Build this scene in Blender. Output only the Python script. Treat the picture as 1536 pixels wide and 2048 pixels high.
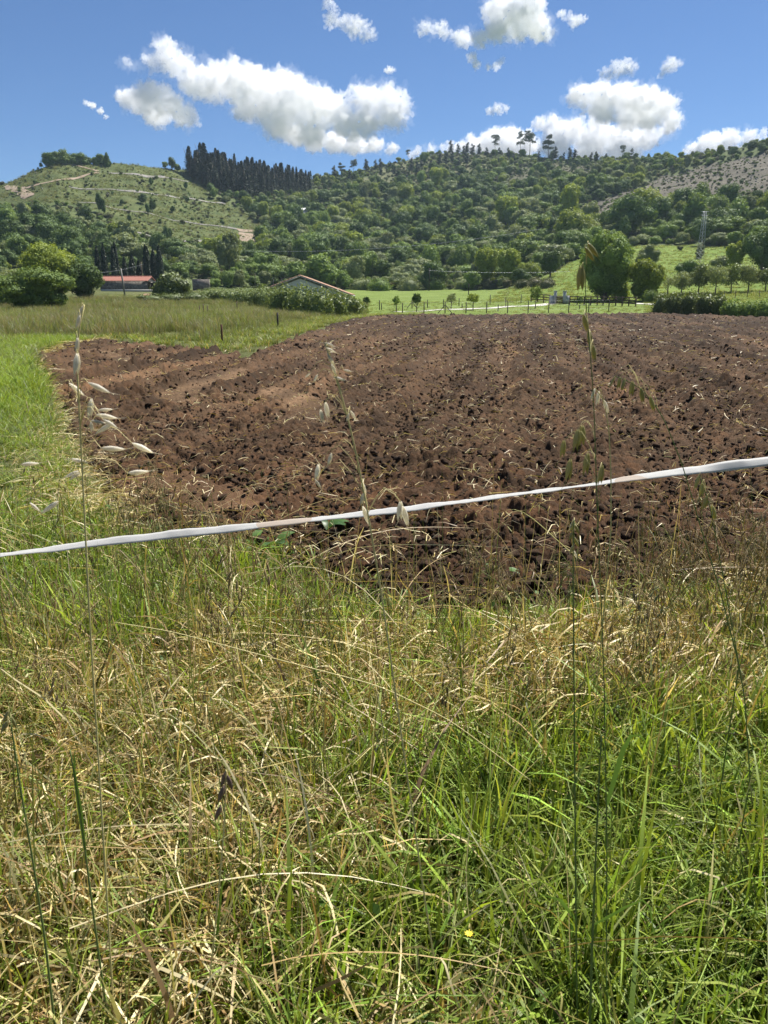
import bpy, math, random
import numpy as np
from mathutils import Vector, Matrix

PI = math.pi
R = math.radians
SC = bpy.context.scene
COL = SC.collection
for _o in list(bpy.data.objects):
    bpy.data.objects.remove(_o)

# ------------------------------------------------------------------ camera
PITCH = R(15.5)
FPX = 1540.0                      # focal length in pixels of the 1536x2048 photograph
EYE = np.array([0.0, 0.0, 1.5])
cam_d = bpy.data.cameras.new('camera')
cam = bpy.data.objects.new('camera', cam_d)
COL.objects.link(cam)
cam.location = EYE
cam.rotation_euler = (PI / 2 - PITCH, 0, 0)
cam_d.sensor_fit = 'VERTICAL'
cam_d.sensor_height = 36.0
cam_d.lens = 36.0 * FPX / 2048.0
cam_d.clip_start = 0.05
cam_d.clip_end = 30000
cam_d.dof.use_dof = True
cam_d.dof.focus_distance = 5.0
cam_d.dof.aperture_fstop = 14.0
SC.camera = cam

# ------------------------------------------------------------------ sky, sun, exposure
SUN_EL, SUN_AZ = R(57), R(38)      # azimuth clockwise from the viewing direction (+Y)
world = bpy.data.worlds.new('World')
SC.world = world
world.use_nodes = True
wn = world.node_tree
wn.nodes.clear()
sky = wn.nodes.new('ShaderNodeTexSky')
sky.sky_type = 'NISHITA'
sky.sun_disc = False
sky.sun_elevation = SUN_EL
sky.sun_rotation = SUN_AZ
sky.altitude = 1500
sky.air_density = 1.0
sky.dust_density = 0.3
sky.ozone_density = 10.0
bg = wn.nodes.new('ShaderNodeBackground')
bg.inputs['Strength'].default_value = 0.054
wo = wn.nodes.new('ShaderNodeOutputWorld')
wn.links.new(sky.outputs[0], bg.inputs[0])
wn.links.new(bg.outputs[0], wo.inputs[0])

sun_d = bpy.data.lights.new('sun', 'SUN')
sun_d.energy = 5.0
sun_d.angle = R(0.53)
sun_d.color = (1.0, 0.955, 0.88)
sun = bpy.data.objects.new('sun', sun_d)
COL.objects.link(sun)
s_dir = Vector((math.sin(SUN_AZ) * math.cos(SUN_EL), math.cos(SUN_AZ) * math.cos(SUN_EL), math.sin(SUN_EL)))
sun.rotation_euler = (-s_dir).to_track_quat('-Z', 'Y').to_euler()
sun.location = (30, 30, 60)

vs = SC.view_settings
vs.view_transform = 'Standard'
vs.look = 'None'
vs.exposure = 1.0
vs.gamma = 1.0
vs.use_curve_mapping = False
cy = SC.cycles
cy.max_bounces = 24
cy.diffuse_bounces = 2
cy.glossy_bounces = 2
cy.transmission_bounces = 2
cy.transparent_max_bounces = 8
cy.volume_bounces = 24
cy.use_denoising = True
cy.sample_clamp_indirect = 8.0

# ------------------------------------------------------------------ numpy helpers
def rng_(seed):
    return np.random.default_rng(seed)

def smooth(a, b, x):
    t = np.clip((x - a) / (b - a), 0, 1)
    return t * t * (3 - 2 * t)

def _hash(ix, iy, seed):
    h = (ix * 374761393 + iy * 668265263 + seed * 974711) & 0xffffffff
    h = ((h ^ (h >> 13)) * 1274126177) & 0xffffffff
    return (h ^ (h >> 16)) & 0xffffffff

def perlin(x, y, seed=0):
    xi = np.floor(x).astype(np.int64)
    yi = np.floor(y).astype(np.int64)
    fx, fy = x - xi, y - yi
    def g(ox, oy):
        a = _hash(xi + ox, yi + oy, seed) * (2 * PI / 4294967296.0)
        return np.cos(a) * (fx - ox) + np.sin(a) * (fy - oy)
    ux = fx * fx * fx * (fx * (fx * 6 - 15) + 10)
    uy = fy * fy * fy * (fy * (fy * 6 - 15) + 10)
    a = g(0, 0) * (1 - ux) + g(1, 0) * ux
    b = g(0, 1) * (1 - ux) + g(1, 1) * ux
    return (a * (1 - uy) + b * uy) * 1.5

def fbm(x, y, seed=0, octaves=3):
    s, a = 0, 1.0
    for k in range(octaves):
        s = s + a * perlin(x * 2 ** k, y * 2 ** k, seed + k * 17)
        a *= 0.5
    return s

def lumps(x, y, seed=0):
    """rounded clods of uneven height, one per cell of a jittered grid"""
    xi = np.floor(x).astype(np.int64)
    yi = np.floor(y).astype(np.int64)
    best = np.zeros_like(x)
    for ox in (-1, 0, 1):
        for oy in (-1, 0, 1):
            h1 = _hash(xi + ox, yi + oy, seed) / 4294967296.0
            h2 = _hash(xi + ox, yi + oy, seed + 5) / 4294967296.0
            h3 = _hash(xi + ox, yi + oy, seed + 9) / 4294967296.0
            h4 = _hash(xi + ox, yi + oy, seed + 13) / 4294967296.0
            dx = x - (xi + ox + h1)
            dy = y - (yi + oy + h2)
            c, s = np.cos(h4 * 6.3), np.sin(h4 * 6.3)
            d2 = (c * dx + s * dy) ** 2 + ((-s * dx + c * dy) * 1.6) ** 2
            rad = 0.35 + 0.5 * h3
            v = np.sqrt(np.maximum(0, 1 - d2 / rad ** 2)) * (0.35 + 0.65 * h3)
            best = np.maximum(best, v)
    return best

def inside(poly, x, y):
    r = np.zeros(x.shape, bool)
    n = len(poly)
    for i in range(n):
        x0, y0 = poly[i]
        x1, y1 = poly[(i + 1) % n]
        if y0 == y1:
            continue
        c = ((y0 > y) != (y1 > y)) & (x < (x1 - x0) * (y - y0) / (y1 - y0) + x0)
        r ^= c
    return r

def seg_dist(pts, x, y, closed=False):
    d = np.full(x.shape, 1e9)
    n = len(pts)
    for i in range(n if closed else n - 1):
        x0, y0 = pts[i][:2]
        x1, y1 = pts[(i + 1) % n][:2]
        dx, dy = x1 - x0, y1 - y0
        t = np.clip(((x - x0) * dx + (y - y0) * dy) / (dx * dx + dy * dy + 1e-12), 0, 1)
        d = np.minimum(d, np.hypot(x - x0 - t * dx, y - y0 - t * dy))
    return d

# ------------------------------------------------------------------ mesh helpers
def mesh(name, V, F, mat=None, attrs=None, smooth_shade=False):
    """V (n,3); F a list of int arrays, each (m,3) or (m,4)"""
    me = bpy.data.meshes.new(name)
    V = np.asarray(V, np.float32)
    if not isinstance(F, (list, tuple)):
        F = [F]
    F = [np.asarray(f, np.int32) for f in F if len(f)]
    me.vertices.add(len(V))
    me.vertices.foreach_set('co', V.ravel())
    tot = sum(f.size for f in F)
    me.loops.add(tot)
    me.loops.foreach_set('vertex_index', np.concatenate([f.ravel() for f in F]))
    st, o = [], 0
    for f in F:
        k = f.shape[1]
        st.append(o + np.arange(len(f), dtype=np.int32) * k)
        o += f.size
    st = np.concatenate(st)
    me.polygons.add(len(st))
    me.polygons.foreach_set('loop_start', st.astype(np.int32))
    if smooth_shade:
        me.polygons.foreach_set('use_smooth', np.ones(len(st), bool))
    for k, a in (attrs or {}).items():
        a = np.asarray(a, np.float32)
        if a.ndim == 1:
            at = me.attributes.new(k, 'FLOAT', 'POINT')
            at.data.foreach_set('value', a)
        else:
            if a.shape[1] == 3:
                a = np.concatenate([a, np.ones((len(a), 1), np.float32)], 1)
            at = me.attributes.new(k, 'FLOAT_COLOR', 'POINT')
            at.data.foreach_set('color', a.ravel())
    me.update(calc_edges=True)
    if mat:
        me.materials.append(mat)
    return me

def link(name, me, parent=None, loc=None):
    o = bpy.data.objects.new(name, me)
    COL.objects.link(o)
    if parent:
        o.parent = parent
    if loc is not None:
        o.location = loc
    return o

def tag(o, label=None, cat=None, group=None, kind=None):
    if label: o['label'] = label
    if cat: o['category'] = cat
    if group: o['group'] = group
    if kind: o['kind'] = kind
    return o

def thing(name, label, cat, loc, group=None, rz=0.0, scale=1.0):
    o = bpy.data.objects.new(name, None)
    COL.objects.link(o)
    o.empty_display_size = 0.2
    o.location = loc
    o.rotation_euler = (0, 0, rz)
    o.scale = (scale,) * 3 if not isinstance(scale, tuple) else scale
    return tag(o, label, cat, group)

class MB:
    """collects boxes, tubes and cards into ONE mesh"""
    def __init__(self):
        self.V, self.Q, self.T, self.n, self.A = [], [], [], 0, []
    def add(self, V, Q=(), T=(), a=0.5):
        V = np.asarray(V, float).reshape(-1, 3)
        self.V.append(V)
        if len(Q): self.Q.append(np.asarray(Q, int).reshape(-1, 4) + self.n)
        if len(T): self.T.append(np.asarray(T, int).reshape(-1, 3) + self.n)
        self.A.append(np.full(len(V), a) if np.isscalar(a) else np.asarray(a))
        self.n += len(V)
        return self
    def box(self, c, s, rz=0.0, a=0.5, shear=(0, 0)):
        hx, hy, hz = s[0] / 2, s[1] / 2, s[2] / 2
        P = np.array([[x, y, z] for z in (-hz, hz) for y in (-hy, hy) for x in (-hx, hx)], float)
        P[:, 0] += shear[0] * P[:, 2]
        P[:, 1] += shear[1] * P[:, 2]
        cr, sr = math.cos(rz), math.sin(rz)
        P = np.c_[P[:, 0] * cr - P[:, 1] * sr, P[:, 0] * sr + P[:, 1] * cr, P[:, 2]] + np.asarray(c)
        return self.add(P, [[0, 2, 3, 1], [4, 5, 7, 6], [0, 1, 5, 4], [2, 6, 7, 3], [0, 4, 6, 2], [1, 3, 7, 5]], a=a)
    def tube(self, P, rad, sides=6, cap=True, a=0.5):
        P = np.asarray(P, float)
        n = len(P)
        rad = np.full(n, rad) if np.isscalar(rad) else np.asarray(rad, float)
        T = np.gradient(P, axis=0)
        T /= np.linalg.norm(T, axis=1)[:, None] + 1e-12
        ref = np.array([0.0, 0, 1]) if abs(T[:, 2]).mean() < 0.8 else np.array([0.0, 1, 0])
        U = np.cross(T, ref)
        U /= np.linalg.norm(U, axis=1)[:, None] + 1e-12
        W = np.cross(T, U)
        an = np.arange(sides) * 2 * PI / sides
        V = P[:, None] + rad[:, None, None] * (np.cos(an)[None, :, None] * U[:, None] + np.sin(an)[None, :, None] * W[:, None])
        Q = []
        for i in range(n - 1):
            for k in range(sides):
                k2 = (k + 1) % sides
                Q.append([i * sides + k, i * sides + k2, (i + 1) * sides + k2, (i + 1) * sides + k])
        V = V.reshape(-1, 3)
        Tt = []
        if cap:
            for e, fl in ((0, 1), (n - 1, 0)):
                c = len(V)
                V = np.r_[V, P[e:e + 1]]
                for k in range(sides):
                    k2 = (k + 1) % sides
                    t = [e * sides + k, e * sides + k2, c]
                    Tt.append(t[::-1] if fl else t)
        if not np.isscalar(a):
            a = 0.5
        return self.add(V, Q, Tt, a=a)
    def me(self, name, mat, smooth_shade=False):
        F = []
        if self.Q: F.append(np.concatenate(self.Q))
        if self.T: F.append(np.concatenate(self.T))
        return mesh(name, np.concatenate(self.V), F, mat, {'lv': np.concatenate(self.A)}, smooth_shade)
    def build(self, name, mat, parent=None, loc=None, smooth_shade=False):
        return link(name, self.me(name, mat, smooth_shade), parent, loc)

# ------------------------------------------------------------------ materials
def nmat(name):
    m = bpy.data.materials.new(name)
    m.use_nodes = True
    nt = m.node_tree
    nt.nodes.clear()
    return m, nt, nt.nodes, nt.links

def N(nt, typ, **kw):
    n = nt.nodes.new(typ)
    for k, v in kw.items():
        setattr(n, k, v)
    return n

def math_(nt, op, a, b=None, c=None):
    n = N(nt, 'ShaderNodeMath', operation=op)
    for i, v in enumerate((a, b, c)):
        if v is None: continue
        if isinstance(v, (int, float)): n.inputs[i].default_value = v
        else: nt.links.new(v, n.inputs[i])
    return n.outputs[0]

def mixc(nt, f, a, b, typ='MIX'):
    n = N(nt, 'ShaderNodeMix', data_type='RGBA', blend_type=typ)
    for s, v in ((0, f), (6, a), (7, b)):
        if isinstance(v, (int, float)): n.inputs[s].default_value = v
        elif isinstance(v, tuple): n.inputs[s].default_value = (*v, 1)
        else: nt.links.new(v, n.inputs[s])
    return n.outputs[2]

def noise_(nt, scale, detail=3, coord='Object', rough=0.6, vec=None):
    t = N(nt, 'ShaderNodeTexCoord')
    n = N(nt, 'ShaderNodeTexNoise')
    n.inputs['Scale'].default_value = scale
    n.inputs['Detail'].default_value = detail
    n.inputs['Roughness'].default_value = rough
    nt.links.new(vec if vec else t.outputs[coord], n.inputs['Vector'])
    return n.outputs[0]

def out_(nt, sh):
    o = N(nt, 'ShaderNodeOutputMaterial')
    nt.links.new(sh, o.inputs['Surface'])
    return o

def bsdf_(nt, col, rough=0.8, spec=0.3, metal=0.0):
    b = N(nt, 'ShaderNodeBsdfPrincipled')
    if isinstance(col, tuple): b.inputs['Base Color'].default_value = (*col, 1)
    else: nt.links.new(col, b.inputs['Base Color'])
    b.inputs['Roughness'].default_value = rough
    b.inputs['Specular IOR Level'].default_value = spec
    b.inputs['Metallic'].default_value = metal
    return b

def leaf_out(nt, col, trans, rough, spec=0.3, tint=(1.25, 1.15, 0.55)):
    b = bsdf_(nt, col, rough, spec)
    t = N(nt, 'ShaderNodeBsdfTranslucent')
    warm = mixc(nt, 1.0, col, tint, 'MULTIPLY')
    nt.links.new(warm, t.inputs['Color'])
    mx = N(nt, 'ShaderNodeMixShader')
    mx.inputs[0].default_value = trans
    nt.links.new(b.outputs[0], mx.inputs[1])
    nt.links.new(t.outputs[0], mx.inputs[2])
    out_(nt, mx.outputs[0])

def foliage_mat(name, c1, c2, c3=None, trans=0.3, rough=0.55, spec=0.25, tint=(1.25, 1.15, 0.55)):
    """leaf colour from the leaf's own value lv, with each plant a little different"""
    m, nt, _, _ = nmat(name)
    at = N(nt, 'ShaderNodeAttribute', attribute_name='lv')
    oi = N(nt, 'ShaderNodeObjectInfo')
    base = mixc(nt, at.outputs['Fac'], c1, c2)
    if c3:
        f = math_(nt, 'MULTIPLY', math_(nt, 'POWER', oi.outputs['Random'], 1.5), 0.8)
        base = mixc(nt, f, base, c3)
    v = math_(nt, 'MULTIPLY_ADD', oi.outputs['Random'], 0.35, 0.82)
    hsv = N(nt, 'ShaderNodeHueSaturation')
    nt.links.new(base, hsv.inputs['Color'])
    nt.links.new(v, hsv.inputs['Value'])
    leaf_out(nt, hsv.outputs[0], trans, rough, spec, tint)
    return m

def blade_mat(name, trans=0.38, rough=0.5, vary=0.3, spec=0.3):
    m, nt, _, _ = nmat(name)
    at = N(nt, 'ShaderNodeAttribute', attribute_name='col')
    oi = N(nt, 'ShaderNodeObjectInfo')
    v = math_(nt, 'MULTIPLY_ADD', oi.outputs['Random'], vary, 1 - vary / 2)
    hsv = N(nt, 'ShaderNodeHueSaturation')
    nt.links.new(at.outputs['Color'], hsv.inputs['Color'])
    nt.links.new(v, hsv.inputs['Value'])
    leaf_out(nt, hsv.outputs[0], trans, rough, spec)
    return m

def plain_mat(name, c1, c2=None, scale=3.0, rough=0.8, bump=0.0, bscale=20.0, metal=0.0, spec=0.3):
    m, nt, _, _ = nmat(name)
    c = c1
    if c2:
        c = mixc(nt, noise_(nt, scale, 5), c1, c2)
    b = bsdf_(nt, c, rough, spec, metal)
    if bump:
        bp = N(nt, 'ShaderNodeBump')
        bp.inputs['Strength'].default_value = bump
        nt.links.new(noise_(nt, bscale, 6), bp.inputs['Height'])
        nt.links.new(bp.outputs[0], b.inputs['Normal'])
    out_(nt, b.outputs[0])
    return m

def ground_mat():
    m, nt, _, _ = nmat('ground_cover')
    at = N(nt, 'ShaderNodeAttribute', attribute_name='col')
    n1 = noise_(nt, 0.35, 6)
    n2 = noise_(nt, 6.0, 5)
    k = math_(nt, 'MULTIPLY_ADD', n1, 0.9, 0.1)
    k = math_(nt, 'ADD', k, math_(nt, 'MULTIPLY', n2, 0.9))
    hsv = N(nt, 'ShaderNodeHueSaturation')
    nt.links.new(at.outputs['Color'], hsv.inputs['Color'])
    nt.links.new(k, hsv.inputs['Value'])
    b = bsdf_(nt, hsv.outputs[0], 0.95, 0.1)
    bp = N(nt, 'ShaderNodeBump')
    bp.inputs['Strength'].default_value = 0.8
    bp.inputs['Distance'].default_value = 0.3
    nt.links.new(noise_(nt, 2.5, 8, rough=0.75), bp.inputs['Height'])
    nt.links.new(bp.outputs[0], b.inputs['Normal'])
    out_(nt, b.outputs[0])
    return m

def soil_mat(name='ploughed_soil', attr=True):
    m, nt, _, _ = nmat(name)
    n1 = noise_(nt, 1.1, 5)
    n2 = noise_(nt, 14.0, 6, rough=0.7)
    if attr:
        at = N(nt, 'ShaderNodeAttribute', attribute_name='col')
        base = at.outputs['Color']
    else:
        oi = N(nt, 'ShaderNodeObjectInfo')
        base = mixc(nt, math_(nt, 'POWER', oi.outputs['Random'], 1.6), (0.064, 0.042, 0.028), (0.135, 0.083, 0.051))
    k = math_(nt, 'ADD', math_(nt, 'MULTIPLY', n1, 0.7), math_(nt, 'MULTIPLY_ADD', n2, 1.2, 0.1))
    hsv = N(nt, 'ShaderNodeHueSaturation')
    nt.links.new(base, hsv.inputs['Color'])
    nt.links.new(k, hsv.inputs['Value'])
    b = bsdf_(nt, hsv.outputs[0], 0.92, 0.12)
    bp = N(nt, 'ShaderNodeBump')
    bp.inputs['Strength'].default_value = 1.0
    bp.inputs['Distance'].default_value = 0.03
    nt.links.new(noise_(nt, 16.0, 8, rough=0.8), bp.inputs['Height'])
    nt.links.new(bp.outputs[0], b.inputs['Normal'])
    out_(nt, b.outputs[0])
    return m

M_GROUND = ground_mat()
M_SOIL = soil_mat()
M_CLOD = soil_mat('clod_soil', False)
M_BLADE = blade_mat('grass_blade')
M_STRAW = blade_mat('straw', 0.22, 0.45, 0.25, 0.35)
M_BARK = plain_mat('bark', (0.10, 0.075, 0.05), (0.19, 0.16, 0.12), 6, 0.9, 0.5, 14)
M_BARK_PALE = plain_mat('pale_bark', (0.22, 0.19, 0.15), (0.34, 0.3, 0.25), 2, 0.85)
M_LEAF_DARK = foliage_mat('oak_leaf', (0.065, 0.105, 0.038), (0.16, 0.235, 0.072), None, 0.2, .6, .1)
M_LEAF_MID = foliage_mat('broad_leaf', (0.105, 0.165, 0.046), (0.255, 0.35, 0.098), None, 0.25, .6, .12)
M_LEAF_PALE = foliage_mat('willow_leaf', (0.15, 0.185, 0.09), (0.32, 0.37, 0.18), None, 0.25, .6, .12)
M_LEAF_LIME = foliage_mat('lime_leaf', (0.13, 0.18, 0.03), (0.35, 0.42, 0.085), None, 0.3, .6, .12)
M_LEAF_SCRUB = foliage_mat('scrub_leaf', (0.085, 0.10, 0.045), (0.21, 0.225, 0.105), (0.16, 0.14, 0.10), 0.15, .6, .1)
M_LEAF_BRAMBLE = foliage_mat('bramble_leaf', (0.085, 0.12, 0.034), (0.23, 0.285, 0.095), None, 0.22, 0.5, 0.2)
M_NEEDLE = foliage_mat('pine_needle', (0.016, 0.03, 0.016), (0.042, 0.066, 0.032), None, 0.08)
M_CYPRESS = foliage_mat('cypress_spray', (0.014, 0.026, 0.012), (0.034, 0.052, 0.022), None, 0.05)
M_EUCA = foliage_mat('eucalyptus_leaf', (0.05, 0.075, 0.04), (0.10, 0.13, 0.075), None, 0.2)

# ------------------------------------------------------------------ photograph pixel -> direction
CP, SP = math.cos(PITCH), math.sin(PITCH)
def rays(u, v):
    dx = (np.asarray(u, float) - 768) / FPX
    dy = (1024 - np.asarray(v, float)) / FPX
    return np.stack([dx + 0 * dy, CP + dy * SP + 0 * dx, -SP + dy * CP + 0 * dx], -1)

def project(x, y, z):
    zz = z - EYE[2]
    f = y * CP - zz * SP
    up = y * SP + zz * CP
    f = np.where(f < 0.05, 0.05, f)
    return 768 + FPX * x / f, 1024 - FPX * up / f

def at_depth(u, v, d):
    k = rays(u, v)
    return EYE + k * (np.asarray(d, float) / k[..., 1])[..., None]

# ------------------------------------------------------------------ the lie of the land
_cols = {
    -500: ((70, 633), (120, 592), (190, 560), (270, 495), (350, 440), (430, 395)),
    0:    ((70, 633), (120, 593), (190, 570), (270, 500), (350, 440), (430, 375)),
    100:  ((70, 633), (120, 593), (190, 572), (270, 500), (350, 418), (430, 324)),
    250:  ((70, 633), (120, 593), (190, 573), (270, 503), (350, 420), (440, 326)),
    400:  ((75, 632), (120, 594), (190, 574), (280, 508), (380, 435), (480, 346)),
    500:  ((78, 632), (120, 596), (200, 576), (300, 515), (400, 440), (520, 352)),
    620:  ((80, 630), (115, 602), (210, 578), (310, 515), (430, 445), (570, 364)),
    750:  ((82, 629), (110, 608), (210, 580), (320, 515), (460, 425), (620, 338)),
    870:  ((82, 628), (110, 607), (210, 580), (330, 512), (480, 405), (650, 303)),
    1000: ((84, 628), (112, 606), (200, 579), (310, 508), (460, 405), (640, 309)),
    1150: ((86, 627), (116, 604), (180, 553), (280, 488), (430, 395), (600, 323)),
    1250: ((86, 627), (120, 601), (170, 550), (260, 486), (400, 392), (560, 318)),
    1400: ((86, 629), (120, 600), (170, 553), (250, 489), (360, 392), (500, 312)),
    1536: ((86, 633), (120, 595), (170, 560), (240, 491), (340, 382), (450, 282)),
    2000: ((86, 633), (120, 590), (170, 550), (240, 480), (340, 355), (430, 235)),
}
NK = 6
_us = sorted(_cols)
_AZ = np.linspace(-PI, PI, 2881)
_RK, _TK = np.zeros((NK, 2881)), np.zeros((NK, 2881))
for _k in range(NK):
    _a, _r, _t = [], [], []
    for _u in _us:
        _rr, _vv = _cols[_u][_k]
        _d = rays(_u, _vv)
        _a.append(math.atan2(_d[0], _d[1]))
        _r.append(_rr)
        _t.append(_d[2] / math.hypot(_d[0], _d[1]) if _k else -EYE[2] / _rr)
    ker = np.exp(-0.5 * (np.arange(-24, 25) / 7.0) ** 2)
    ker /= ker.sum()
    for arr, val in ((_RK, _r), (_TK, _t)):
        f = np.interp(_AZ, _a, val)
        arr[_k] = np.convolve(np.pad(f, 24, mode='edge'), ker, 'valid')
_TK[0] = -EYE[2] / _RK[0]

def H(x, y):
    """height of the land at x, y (arrays)"""
    x, y = np.asarray(x, float), np.asarray(y, float)
    r = np.hypot(x, y)
    fi = (np.arctan2(x, y) + PI) / (2 * PI) * 2880
    i0 = np.clip(fi.astype(int), 0, 2879)
    w = fi - i0
    rk = [_RK[k][i0] * (1 - w) + _RK[k][i0 + 1] * w for k in range(NK)]
    tk = [_TK[k][i0] * (1 - w) + _TK[k][i0 + 1] * w for k in range(NK)]
    t = tk[0].copy()
    for k in range(NK - 1):
        s = np.clip((r - rk[k]) / (rk[k + 1] - rk[k]), 0, 1)
        t = t + (tk[k + 1] - tk[k]) * s
    z = EYE[2] + r * t
    zr = EYE[2] + rk[-1] * tk[-1]
    z = np.where(r < rk[0], 0.0, z)
    z = np.where(r > rk[-1], np.maximum(zr - (r - rk[-1]) * 0.13, 4.0), z)
    amp = smooth(170, 330, r) * (1 - 0.5 * smooth(0.85, 1.0, r / rk[-1]))
    z = z + amp * (2.2 * fbm(x / 55, y / 55, 3, 3) + 0.9 * fbm(x / 14, y / 14, 8, 2))
    z = z + smooth(24, 40, r) * (1 - smooth(150, 200, r)) * 0.12 * fbm(x / 9, y / 9, 5, 2)
    return z

_RS = np.r_[np.geomspace(0.8, 100, 900), np.linspace(100.3, 800, 1500)]
def ground_px(u, v, rmin=0.8):
    """where the ray through a pixel of the photograph meets the land"""
    d = rays(u, v)
    h = math.hypot(d[0], d[1])
    rs = _RS[_RS >= rmin]
    x, y = rs * d[0] / h, rs * d[1] / h
    z = EYE[2] + rs * d[2] / h
    g = H(x, y)
    k = np.nonzero(g >= z)[0]
    k = k[0] if len(k) else int(np.argmax((g - z) / rs))
    return np.array([x[k], y[k], g[k]])

def mpp(p):
    """metres per photograph pixel at a point"""
    return (p[1] * CP - (p[2] - EYE[2]) * SP) / FPX

def flat(pts):
    return [tuple(ground_px(u, v)[:2]) for u, v in pts]

# ploughed field outline
FIELD = flat([(250, 1064), (205, 1000), (150, 905), (112, 820), (84, 760), (66, 712), (125, 692), (200, 681), (300, 689),
              (400, 699), (490, 709), (545, 690), (600, 670), (655, 651), (715, 638), (770, 631), (900, 629.5), (1100, 628),
              (1260, 625), (1400, 629), (1536, 636), (1900, 648), (2300, 720), (2500, 1000), (2300, 1190), (1800, 1190), (1536, 1190),
              (1400, 1190), (1250, 1222), (1120, 1240), (1000, 1248), (850, 1252), (720, 1228), (610, 1165), (520, 1112), (430, 1090), (330, 1078)])
def field_sd(x, y):
    x, y = np.asarray(x, float), np.asarray(y, float)
    d = seg_dist(FIELD, x, y, True)
    return np.where(inside(FIELD, x, y), d, -d)

# zones of the hillside, as outlines in the photograph
Z_CLEAR = [(-300, 380), (0, 373), (60, 336), (150, 313), (330, 328), (395, 345), (430, 395), (525, 445), (515, 488), (430, 492), (330, 478), (255, 455), (200, 425), (150, 412), (60, 408), (0, 402), (-300, 420)]
Z_STONE = [(1110, 432), (1190, 402), (1250, 385), (1330, 352), (1440, 324), (1536, 300), (1800, 250), (1800, 400), (1536, 388), (1400, 402), (1290, 425), (1190, 442)]
Z_MEAD = [(985, 600), (1000, 583), (1075, 563), (1130, 530), (1200, 502), (1280, 489), (1400, 492), (1480, 494), (1560, 490), (1900, 488), (1900, 640), (985, 640)]
Z_HEATH = [(1010, 342), (1090, 326), (1190, 335), (1180, 362), (1080, 368), (1020, 372)]
Z_TOP = [(790, 325), (870, 298), (960, 300), (1000, 335), (900, 362), (800, 372), (720, 380), (690, 372)]
Z_PINE = [(372, 343), (400, 332), (500, 346), (622, 364), (622, 398), (560, 388), (500, 398), (430, 385), (385, 362)]

def zones(x, y, z):
    u, v = project(x, y, z)
    r = np.hypot(x, y)
    wu = u + 14 * fbm(x / 12, y / 12, 31, 2)
    wv = v + 6 * fbm(x / 12, y / 12, 41, 2)
    far = r > 150
    Z = {n: inside(p, wu, wv) & far for n, p in (('clear', Z_CLEAR), ('stone', Z_STONE), ('heath', Z_HEATH), ('top', Z_TOP), ('pine', Z_PINE))}
    Z['mead'] = inside(Z_MEAD, wu, wv) & (r > 86)
    return Z, u, v

# ------------------------------------------------------------------ ground sheet
az = np.r_[np.linspace(-PI, R(-43), 40)[:-1], np.linspace(R(-43), R(43), 470), np.linspace(R(43), PI, 40)[1:]]
rr = np.r_[np.geomspace(0.15, 30, 70)[:-1], np.geomspace(30, 110, 60)[:-1], np.linspace(110, 680, 210)[:-1], np.geomspace(680, 3000, 14)]
A, RR = np.meshgrid(az, rr)
gx, gy = RR * np.sin(A), RR * np.cos(A)
gz = H(gx, gy)
sd = field_sd(gx, gy)
gz = np.where(RR < 130, gz - 0.28 * smooth(0.1, 0.5, sd) + np.where(RR < 30, 0.03 * fbm(gx * 1.3, gy * 1.3, 77, 3), 0), gz)
Zs, gu, gv = zones(gx, gy, gz)
c = np.zeros(gx.shape + (3,))
nz = (fbm(gx / 7, gy / 7, 51, 4) * 0.5 + 0.5)[..., None]
def mixn(a, b): return np.array(a) * (1 - nz) + np.array(b) * nz
c[:] = mixn((0.075, 0.095, 0.03), (0.13, 0.13, 0.05))                       # rough meadow
wood = RR > 175
c = np.where(wood[..., None], mixn((0.06, 0.085, 0.03), (0.12, 0.145, 0.055)), c)
near = (RR < 5.5)
c = np.where(near[..., None], mixn((0.085, 0.068, 0.035), (0.15, 0.12, 0.06)), c)
lawn = (gu > 690) & (gu < 1320) & (RR > 80) & (RR < 215) & (gv > 578)
c = np.where(lawn[..., None], mixn((0.115, 0.165, 0.03), (0.165, 0.215, 0.055)), c)
c = np.where(Zs['mead'][..., None] & (RR > 112)[..., None], mixn((0.10, 0.16, 0.025), (0.17, 0.22, 0.05)), c)
c = np.where(Zs['clear'][..., None], mixn((0.05, 0.075, 0.024), (0.12, 0.135, 0.05)), c)
c = np.where(Zs['stone'][..., None], mixn((0.09, 0.082, 0.062), (0.145, 0.13, 0.10)), c)
c = np.where(Zs['heath'][..., None], mixn((0.075, 0.08, 0.045), (0.11, 0.105, 0.065)), c)
c = np.where(Zs['top'][..., None], mixn((0.085, 0.10, 0.045), (0.15, 0.15, 0.075)), c)
na, nr = len(az), len(rr)
idx = np.arange(nr * na).reshape(nr, na)
Q = np.stack([idx[:-1, :-1], idx[:-1, 1:], idx[1:, 1:], idx[1:, :-1]], -1).reshape(-1, 4)[:, ::-1]
V = np.stack([gx, gy, gz], -1).reshape(-1, 3)
me = mesh('ground', V, Q, M_GROUND, {'col': c.reshape(-1, 3)}, True)
tag(link('ground', me), 'grassy valley floor rising into wooded hills', kind='structure')

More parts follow.
